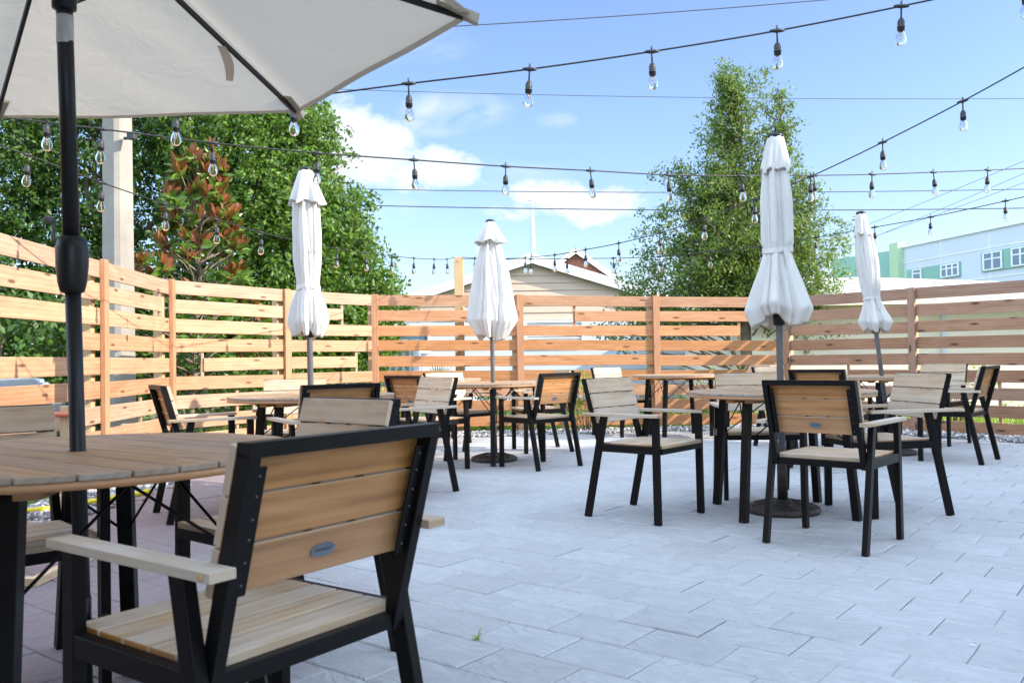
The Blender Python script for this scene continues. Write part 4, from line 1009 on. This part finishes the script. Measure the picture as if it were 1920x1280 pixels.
def grass_patch(name, regions, n, h, seed, kind='stuff'):
    r = np.random.default_rng(seed); C = []
    for (x0, x1, y0, y1), k in regions: C.append(np.stack([x0+(x1-x0)*r.random(k), y0+(y1-y0)*r.random(k), np.full(k, -.06)], -1))
    C = np.concatenate(C); n = len(C); a = r.random(n)*6.28; w = .006+.005*r.random(n); hh = h*(.5+r.random(n)); d = np.stack([np.cos(a), np.sin(a), 0*a], -1); s = np.stack([-np.sin(a), np.cos(a), 0*a], -1)
    P = np.stack([C-s*w[:, None], C+s*w[:, None], C+d*(hh*.5)[:, None]+np.array([0, 0, 1])*hh[:, None]], 1).reshape(-1, 3)
    fast_mesh(name, P, np.arange(3*n).reshape(n, 3), MT['grass'], kind=kind)
grass_patch('grass', [((-4.5, 5.0, 12.15, 14.5), 9000), ((4.6, 9.5, 11.6, 14.4), 7000), ((-6.5, -3.7, 8.9, 11), 2500)], 0, .12, 3)
def tuft(x, y, label, seed, n=16, h=.045):
    root = MB(); r = random.Random(seed)
    for i in range(n):
        a = r.uniform(0, 6.28); e = r.uniform(.15, .9); L = r.uniform(.6, 1.3)*h; d = Vector((math.cos(a)*math.cos(e), math.sin(a)*math.cos(e), math.sin(e))); s = Vector((-math.sin(a), math.cos(a), 0))*.0022
        b = Vector((r.uniform(-.008, .008), r.uniform(-.008, .008), -.003)); root.face([b-s, b+s, b+d*L*.6+s*.8, b+d*L, b+d*L*.6-s*.8])
    tag(root.build('weed', MT['grass'], loc=(x, y, 0)), label, 'weed')
tuft(-.142, 3.01, 'tiny green weed growing in a paver joint in the bare foreground', 2)
def dry_leaf():
    m = MB(); m.poly([(-.03, 0, .004), (-.008, .016, .012), (.018, .010, .007), (.032, -.004, .016), (.01, -.014, .008), (-.012, -.012, .015), (0, 0, .003)], [(0, 6, 1), (1, 6, 2), (2, 6, 3), (3, 6, 4), (4, 6, 5), (5, 6, 0)])
    p = (-2.62, 6.17, 0); tag(m.build('dry_leaf', MT['rust'], loc=p), 'dry brown leaf on the pavers under the left rear chairs', 'leaf')
dry_leaf()
def feather():
    m = MB(); m.poly([(-.014, 0, .002), (0, .003, .006), (.014, 0, .003), (0, -.003, .004)], [(0, 1, 2), (0, 2, 3), (0, 3, 1), (1, 3, 2)])
    o = m.build('petal', MT['rope'], loc=(1.49, 2.86, 0.0)); o.rotation_euler = (0, 0, R(-40)); tag(o, 'tiny white petal lying on the pavers at the lower right', 'petal')
feather()

# ------------------------------------------------------------------ ladder toss game, hose (left, by the gravel)
def ladder_toss():
    o = Vector((-2.12, 4.12, 0)); root = empty('ladder_toss_stand', o); tag(root, 'low pine ladder toss game stand beyond the left foreground table', 'game stand')
    for s in (-1, 1):
        x = s*.30-.30
        m = MB(); m.bar((x, 0, .04), (x, 0, .775), .04, .045, (1, 0, 0)); m.build('upright', MT['pinewood'], root, .002)
        m = MB(); m.bar((x, -.30, .019), (x, .30, .019), .042, .036, (1, 0, 0)); m.build('foot', MT['pinewood'], root, .002)
    m = MB(); m.bar((-.579, -.28, .02), (-.021, -.28, .02), .042, .036, (0, 1, 0)); m.build('foot', MT['pinewood'], root, .002)
    for z in (.735, .46, .22):
        m = MB(); m.tube([(-.66, -.0335, z), (.05, -.0335, z)], .011, 12); m.build('rung', MT['orange'], root)
    def bola(x, y, z, l1, l2, label):
        p = o+Vector((x, y, z)); r = empty('bola', p); tag(r, label, 'bola', 'ball pairs hung on the game stand')
        m = MB(); m.tube([(0, -.014, -l1), (0, -.0145, 0), (0, 0, .0145), (0, .0145, 0), (0, .014, -l2)], .003, 6); m.build('cord', MT['rope'], r)
        for y2, l in ((-.014, l1), (.014, l2)):
            m = MB(); m.lathe([(.001, -.0225), (.012, -.019), (.020, -.010), (.0225, 0), (.020, .010), (.012, .019), (.001, .0225)], (0, y2, -l-.022), 16); m.build('ball', MT['ball'], r)
    bola(-.055, -.0335, .735, .16, .28, 'lilac ball pair on a white cord hung from the top rung beside the pine upright')
    bola(-.22, -.0335, .46, .08, .20, 'lilac ball hanging on a cord below the foreground table edge')
ladder_toss()
def hose():
    m = MB(); pts = []
    for i in range(26):
        t = i/25; pts.append(Vector((-3.22+.66*t, 5.62+.45*t+.06*math.sin(4*t), .028+.075*max(0, t-.3))))
    m.tube([p-pts[0] for p in pts], .016, 10); m.lathe([(.018, -.02), (.021, -.015), (.021, .03), (.016, .035)], pts[-1]-pts[0], 12, 0, True, Matrix.Rotation(R(75), 3, 'Y'))
    o = m.build('garden_hose', MT['yellow'], loc=pts[0]); tag(o, 'short yellow hose lying on the gravel at the left', 'hose')
hose()

# ------------------------------------------------------------------ concrete pole
def pole():
    root = empty('utility_pole', (-4.42, 9.75, -.06)); tag(root, 'square tapered grey concrete utility pole behind the left fence', 'pole')
    m = MB(); h = 9.0
    def ring(w, z): 
        c = w*.16; a = w/2
        return [(-a+c, -a, z), (a-c, -a, z), (a, -a+c, z), (a, a-c, z), (a-c, a, z), (-a+c, a, z), (-a, a-c, z), (-a, -a+c, z)]
    r0, r1 = ring(.295, 0), ring(.20, h); m.poly(r0+r1, [tuple(range(8))[::-1], tuple(range(8, 16))]+[(i, (i+1) % 8, 8+(i+1) % 8, 8+i) for i in range(8)])
    p = m.build('shaft', MT['concrete'], root)
    m = MB(); m.bar((.16, -.05, 3.55), (.27, -.05, 3.55), .03, .03, (0, 1, 0)); m.box((.30, -.07, 3.56), (.10, .06, .08)); m.build('floodlight', MT['cord'], root, .004)
    root.rotation_euler = (0, 0, R(-24))
pole()

# ------------------------------------------------------------------ houses and the far buildings
def clapboard(m, x_at, z0, z1, y, step=.17, mat=0):
    """siding on a wall facing -y; x_at(z) gives the left and right end"""
    z = z0
    while z < z1-1e-4:
        zt = min(z+step, z1); (a, b), (c, d) = x_at(z), x_at(zt)
        m.face([(a, y-.022, z), (b, y-.022, z), (d, y, zt), (c, y, zt)], mat=mat); m.face([(a, y-.022, z), (a, y, z), (b, y, z), (b, y-.022, z)], mat=mat); z = zt
def gable_house():
    Y = 21.0; cx, hw, ez, az = .50, 3.7, 2.28, 3.44; root = empty('gabled_house', (cx, Y, -.06)); tag(root, 'cream sided house with a low white trimmed gable behind the back fence', 'house')
    def X(z): 
        if z <= ez: return (-hw, hw)
        w = hw*(az-z)/(az-ez); return (-w, w)
    m = MB(); clapboard(m, X, 0, 1.95, 0, .18, 1); clapboard(m, X, 1.95, az, 0, .18, 0)
    m.face([(-hw, 0, 0), (-hw, 9, 0), (-hw, 9, ez), (-hw, 0, ez)]); m.face([(hw, 9, 0), (hw, 0, 0), (hw, 0, ez), (hw, 9, ez)])
    m.face([(hw, 9, 0), (-hw, 9, 0), (-hw, 9, ez), (0, 9, az), (hw, 9, ez)]); m.build('wall', [MT['house'], MT['house_low']], root)
    m = MB(); ov, dz = .55, (az-ez)/hw; t = .04
    for s in (-1, 1):
        e = hw+ov; p = [(0, -.16, az+.06), (s*e, -.16, az+.06-dz*e), (s*e, 9.4, az+.06-dz*e), (0, 9.4, az+.06)]; q = [(x, y, z+t) for x, y, z in p]
        m.poly(p+q, [(0, 1, 2, 3), (4, 5, 6, 7), (0, 1, 5, 4), (1, 2, 6, 5), (2, 3, 7, 6)])
    rf = m.build('roof', MT['roof_grey'], root)
    m = MB()
    for s in (-1, 1):
        e = hw+ov+.02; m.bar((0, -.185, az-.01), (s*e, -.185, az-.01-dz*e), .04, .22, (0, 1, 0))
    m.build('rake_trim', MT['white'], root)
    m = MB(); m.box((.52, -.03, 1.62), (1.35, .03, .62)); w = m.build('window', MT['blind'], root)
    m = MB()
    for z in (1.33, 1.91): m.box((.52, -.05, z), (1.47, .05, .05))
    for x in (-.18, 1.22): m.box((x, -.05, 1.62), (.06, .05, .53))
    for k in range(9): m.box((.52, -.052, 1.38+k*.06), (1.33, .008, .02))
    m.build('frame', MT['white'], w)
    m = MB(); m.box((-3.0, -.03, 1.55), (.95, .03, .6)); w = m.build('window', MT['glass_dk'], root)
    m = MB()
    for z in (1.22, 1.88): m.box((-3.0, -.05, z), (1.05, .05, .06))
    for x in (-3.5, -2.5): m.box((x, -.05, 1.55), (.06, .05, .6))
    m.build('frame', MT['white'], w)
    m = MB(); m.box((-2.3, -.2, .55), (.75, .35, .9)); m.build('wall_unit', MT['white'], root, .02)
gable_house(); bpy.data.objects['gabled_house'].rotation_euler = (0, 0, R(2))
def shed():
    root = empty('corrugated_shed', (-2.95, 16.6, -.06)); tag(root, 'small white corrugated shed behind the corner fence, left of the gabled house', 'shed')
    m = MB(); n = 60; w = 2.1; P = []
    for i in range(n+1):
        x = -w/2+w*i/n; y = .022*math.sin(i*1.6); P.append((x, y))
    for i in range(n): m.face([(*P[i], 0), (*P[i+1], 0), (*P[i+1], 1.35), (*P[i], 1.35)], smooth=True)
    m.face([(-w/2, 0, 0), (-w/2, 1.4, 0), (-w/2, 1.4, 1.35), (-w/2, 0, 1.35)]); m.face([(w/2, 0, 0), (w/2, 1.4, 0), (w/2, 1.4, 1.35), (w/2, 0, 1.35)]); m.build('wall', MT['house_low'], root)
    m = MB(); m.box((0, .68, 1.39), (w+.2, 1.7, .06)); m.build('roof', MT['white'], root)
shed()
def church():
    root = empty('brick_church', (3.9, 52, -.06)); tag(root, 'distant brick church with a thin white steeple above the gabled house', 'church')
    m = MB(); w, ez, az = 2.6, 5.6, 7.5
    m.poly([(-w, 0, 0), (w, 0, 0), (w, 0, ez), (0, 0, az), (-w, 0, ez), (-w, 12, 0), (w, 12, 0), (w, 12, ez), (0, 12, az), (-w, 12, ez)], [(0, 1, 2, 3, 4), (5, 9, 8, 7, 6), (0, 4, 9, 5), (1, 6, 7, 2)]); m.build('wall', MT['brick'], root)
    m = MB()
    for s in (-1, 1):
        p = [(0, -.3, az+.05), (s*(w+.4), -.3, ez-.24), (s*(w+.4), 12.3, ez-.24), (0, 12.3, az+.05)]; m.poly(p+[(x, y, z+.16) for x, y, z in p], [(0, 1, 2, 3), (4, 5, 6, 7), (0, 1, 5, 4), (1, 2, 6, 5), (2, 3, 7, 6)])
    m.build('roof', MT['roof_grey'], root)
    m = MB()
    for s in (-1, 1): m.bar((0, -.32, az-.06), (s*(w+.42), -.32, ez-.36), .05, .3, (0, 1, 0))
    m.build('rake_trim', MT['white'], root)
    sx = -2.52
    m = MB(); m.lathe([(.34, 4.5), (.34, 6.4), (.30, 6.5), (.22, 6.7), (.19, 7.6), (.10, 9.9), (.05, 10.3)], (sx, 1.5, 0), 8, 0, False); st = m.build('steeple', MT['panel'], root)
    m = MB(); m.tube([(sx, 1.5, 10.2), (sx, 1.5, 11.1)], .035, 6); m.tube([(sx-.24, 1.5, 10.8), (sx+.24, 1.5, 10.8)], .035, 6); m.build('cross', MT['panel'], st)
church()
def low_house():
    root = empty('low_white_roof_house', (4.6, 15.2, -.06)); tag(root, 'low cream house with a white hipped roof behind the shaded right fence', 'house')
    x0, x1, y0, y1, ez, rz = -.4, 8.5, 0, 7.0, 1.95, 2.66
    m = MB(); m.poly([(x0, y0, 0), (x1, y0, 0), (x1, y1, 0), (x0, y1, 0), (x0, y0, ez), (x1, y0, ez), (x1, y1, ez), (x0, y1, ez)], [(0, 1, 5, 4), (1, 2, 6, 5), (2, 3, 7, 6), (3, 0, 4, 7)]); m.build('wall', MT['cream'], root)
    o = .45; a, b, c, d = (x0-o, y0-o, ez), (x1+o, y0-o, ez), (x1+o, y1+o, ez), (x0-o, y1+o, ez); r0, r1 = (1.4, 3.5, rz), (3.0, 3.5, rz)
    m = MB(); m.poly([a, b, c, d, r0, r1], [(0, 1, 5, 4), (1, 2, 5), (2, 3, 4, 5), (3, 0, 4), (3, 2, 1, 0)]); m.build('roof', MT['roof_white'], root)
    m = MB(); m.box(((x0+x1)/2, y0-o-.03, ez-.03), (x1-x0+2*o+.1, .04, .16)); m.build('fascia', MT['cream'], root)
    m = MB(); m.box((2.95, -.03, 1.0), (.07, .05, 1.9)); m.build('downpipe', MT['panel'], root)
low_house()
def brown_roof():
    root = empty('brown_roof_house', (11.6, 24.0, -.06)); tag(root, 'brown shingled hip roof peeping over the right fence, below the white and green building', 'house')
    m = MB(); m.poly([(-2.2, 0, 0), (3.2, 0, 0), (3.2, 5, 0), (-2.2, 5, 0), (-2.2, 0, 2.5), (3.2, 0, 2.5), (3.2, 5, 2.5), (-2.2, 5, 2.5)], [(0, 1, 5, 4), (1, 2, 6, 5), (2, 3, 7, 6), (3, 0, 4, 7)]); m.build('wall', MT['cream'], root)
    m = MB(); m.poly([(-2.6, -.4, 2.5), (3.6, -.4, 2.5), (3.6, 5.4, 2.5), (-2.6, 5.4, 2.5), (-.1, 2.5, 3.12), (1.0, 2.5, 3.12)], [(0, 1, 5, 4), (1, 2, 5), (2, 3, 4, 5), (3, 0, 4), (3, 2, 1, 0)]); m.build('roof', MT['roof_brown'], root)
brown_roof()
def big_building():
    P0, P1, P2 = Vector((22.4, 60.3, 0)), Vector((24.7, 55, 0)), Vector((28.6, 33, 0)); o = P1.copy()
    root = empty('school_building', (o.x, o.y, -.06)); tag(root, 'large white and sea green modern building on the right skyline', 'building')
    d = (P2-P1).normalized(); n = Vector((d.y, -d.x, 0)); H = 7.62
    if n.x > 0: n = -n                      # outward, towards the camera side
    m = MB(); a, b = Vector((0, 0, 0)), P2-P1; back = -n*18
    m.poly([a, b, b+back, a+back, a+Vector((0, 0, H)), b+Vector((0, 0, H)), b+back+Vector((0, 0, H)), a+back+Vector((0, 0, H))], [(0, 1, 5, 4), (1, 2, 6, 5), (2, 3, 7, 6), (3, 0, 4, 7), (4, 5, 6, 7)]); m.build('wall', MT['panel'], root)
    m = MB(); m.bar(a+n*.03+Vector((0, 0, H+.03)), b+n*.03+Vector((0, 0, H+.03)), .16, .12, n)
    for z in (5.0, 6.62): m.bar(a+n*.012+Vector((0, 0, z)), b+n*.012+Vector((0, 0, z)), .03, .05, n)
    for s in (4.0, 8.0, 13.0, 18.0): m.bar(a+d*s+n*.012+Vector((0, 0, 0)), a+d*s+n*.012+Vector((0, 0, H)), .05, .03, d)
    m.build('panel_joint', MT['white'], root)
    def band(s0, s1, z0, z1, panes):
        m = MB(); c0, c1 = a+d*s0+n*.04, a+d*s1+n*.04; zc = (z0+z1)/2; m.bar(c0+Vector((0, 0, zc)), c1+Vector((0, 0, zc)), z1-z0, .08, (0, 0, 1)); w = m.build('window', MT['green'], root)
        for (p0, p1, k) in panes:
            g = MB(); f = MB()
            A, B = a+d*(s0+(s1-s0)*p0)+n*.10, a+d*(s0+(s1-s0)*p1)+n*.10; g.bar(A+Vector((0, 0, zc)), B+Vector((0, 0, zc)), (z1-z0)*.86, .03, (0, 0, 1))
            for j in range(k+1):
                q = A.lerp(B, j/k)+n*.03; f.bar(q+Vector((0, 0, z0+.06)), q+Vector((0, 0, z1-.06)), .11, .05, d)
            for z in (z0+.08, zc+.12, z1-.08): f.bar(A+n*.025+Vector((0, 0, z)), B+n*.025+Vector((0, 0, z)), .07, .04, (0, 0, 1))
            g.build('pane', MT['glass_dk'], w); f.build('mullion', MT['white'], w)
    band(.8, 5.7, 5.30, 6.15, [(.14, .30, 1), (.68, .98, 3)]); band(7.4, 11.6, 5.35, 6.42, [(.06, .38, 2), (.56, .98, 3)]); band(13.5, 18.0, 5.35, 6.42, [(.1, .5, 3)])
    # green wing
    m = MB(); e = P0-P1; bk = Vector((14, 6, 0)); hz = Vector((0, 0, 7.55)); a2 = -d*0.02+n*.02
    m.poly([a2, e, e+bk, a2+bk, a2+hz, e+hz, e+bk+hz, a2+bk+hz], [(1, 0, 4, 5), (2, 1, 5, 6), (3, 2, 6, 7), (4, 7, 6, 5)]); m.build('green_wing', MT['green'], root)
    m = MB(); q = e.normalized(); m.bar(q*.0+n*.15+Vector((0, 0, 0)), q*.0+n*.15+Vector((0, 0, 7.95)), .9, .5, d); m.build('corner_pier', MT['green_lt'], root)
big_building()

# ------------------------------------------------------------------ utility wires
def wire(nodes, label, r):
    P = [cam_pt(*n) for n in nodes]; cp = []
    a, b = P[0], P[-1]; n = 16
    for i in range(n+1):
        t = i/n; p = a.lerp(b, t); p.z -= 4*t*(1-t)*(.006*(b-a).length); cp.append(p)
    m = MB(); m.tube([p-a for p in cp], r, 5); o = m.build('utility_wire', MT['wire'], loc=a); tag(o, label, 'wire', 'overhead wires')
wire([(600, 62, 16), (1640, -8, 16)], 'thin dark wire rising across the top of the sky above the nearest bulb string', .010)
wire([(500, 163, 22), (2050, 184, 22)], 'hair thin grey wire crossing the open sky through the thin top of the tall tree', .008)
wire([(560, 352, 24), (2050, 352, 24)], 'upper of two level wires between the dense tree and the tall tree', .012)
wire([(560, 382, 24), (2050, 388, 24)], 'lower of two level wires crossing in front of the thin steeple', .015)
wire([(1500, 470, 34), (2000, 268, 26)], 'topmost of the faint slanting wires above the green building', .008)
wire([(1500, 500, 34), (2000, 290, 26)], 'middle faint slanting wire above the green building', .008)
wire([(1560, 470, 34), (2000, 312, 26)], 'lowest of the faint slanting wires above the green building', .008)

# ------------------------------------------------------------------ kerb, path, parked car outside the left fence
def outside():
    b = MB(); b.prism([(-6.9, 9.2), (-3.9, 9.55), (-3.1, 10.75), (-3.9, 11.2), (-7.2, 10.2)], -.06, .03); tag(b.build('pale_path', MT['path']), kind='structure')
    b = MB(); b.face([(-16, -2, -.045), (-3.75, -2, -.045), (-3.85, 9.1, -.045), (-16, 9.6, -.045)]); tag(b.build('parking_asphalt', M_plain('asphalt', (.055, .055, .057), .9, 0, .25, 8, .5, .3, 80)), kind='structure')
outside()
def car():
    root = empty('parked_car', (-6.75, 8.15, -.045)); tag(root, 'silver parked car outside the left fence, only its headlight showing between boards', 'car')
    L0, W0 = 2.12, .86
    prof = [(-2.1, .35), (-2.12, .75), (-2.0, .98), (-1.45, 1.05), (-.75, 1.43), (.25, 1.45), (.95, 1.06), (1.75, .92), (2.02, .80), (2.12, .58), (2.08, .33)]
    m = MB(); n = len(prof); secs = [(-W0, .80), (-W0*.86, .97), (-.4, 1.0), (.4, 1.0), (W0*.86, .97), (W0, .80)]; V = []
    for y, s in secs:
        for (x, z) in prof: V.append((x*(.97+.03*s) if abs(y) > .7 else x, y*(1-.16*max(0, z-1.05)/.4), .33+(z-.33)*(.90+.10*s) if abs(y) < W0 else .38+(z-.33)*.86))
    fs = []
    for k in range(len(secs)-1):
        for j in range(n): q = (j+1) % n; fs.append((k*n+j, (k+1)*n+j, (k+1)*n+q, k*n+q))
    fs += [tuple(range(n)), tuple(range((len(secs)-1)*n, len(secs)*n))[::-1]]
    m.poly(V, fs, smooth=True); m.build('body', MT['silver'], root)
    for s in (-1, 1):
        for x in (-1.3, 1.32):
            m = MB(); ax = Matrix.Rotation(R(90), 3, 'X'); m.lathe([(.19, -.1), (.30, -.1), (.32, -.06), (.32, .06), (.30, .1), (.19, .1)], (x, s*.76, .32), 24, 0, True, ax); w = m.build('wheel', MT['tyre'], root)
            m = MB(); m.lathe([(.03, -.106), (.19, -.09), (.19, .09), (.03, .106)], (x, s*.76, .32), 16, 0, True, ax); m.build('rim', MT['bolt'], w)
        m = MB(); m.poly([(2.02, s*.50, .66), (2.10, s*.52, .74), (1.93, s*.84, .76), (1.74, s*.885, .80), (1.70, s*.88, .90), (1.90, s*.80, .88), (2.05, s*.52, .82)], [tuple(range(7))]); m.lathe([(.07, 0), (.06, .04), (.02, .055)], (1.98, s*.68, .78), 14, 0, True, Matrix.Rotation(R(70), 3, 'Y')); m.lathe([(.055, 0), (.045, .03), (.02, .04)], (1.86, s*.80, .80), 14, 0, True, Matrix.Rotation(R(60), 3, 'Y')); m.build('headlight', MT['lamp'], root)
        m = MB(); m.lathe([(.035, 0), (.03, .02), (.01, .028)], (1.76, s*.868, .83), 10, 0, True, Matrix.Rotation(R(-90*s), 3, 'X')); m.build('indicator', MT['amber'], root)
        m = MB(); m.poly([(-1.25, s*.80, 1.08), (.72, s*.80, 1.08), (.2, s*.735, 1.36), (-.72, s*.735, 1.35)], [(0, 1, 2, 3)]); m.build('side_window', MT['glass_dk'], root)
    m = MB(); m.poly([(.98, -.68, 1.09), (.98, .68, 1.09), (.32, .6, 1.435), (.32, -.6, 1.435)], [(0, 1, 2, 3)]); m.build('windscreen', MT['glass_dk'], root)
    root.rotation_euler = (0, 0, R(4))
car()
S.render.engine = 'CYCLES'
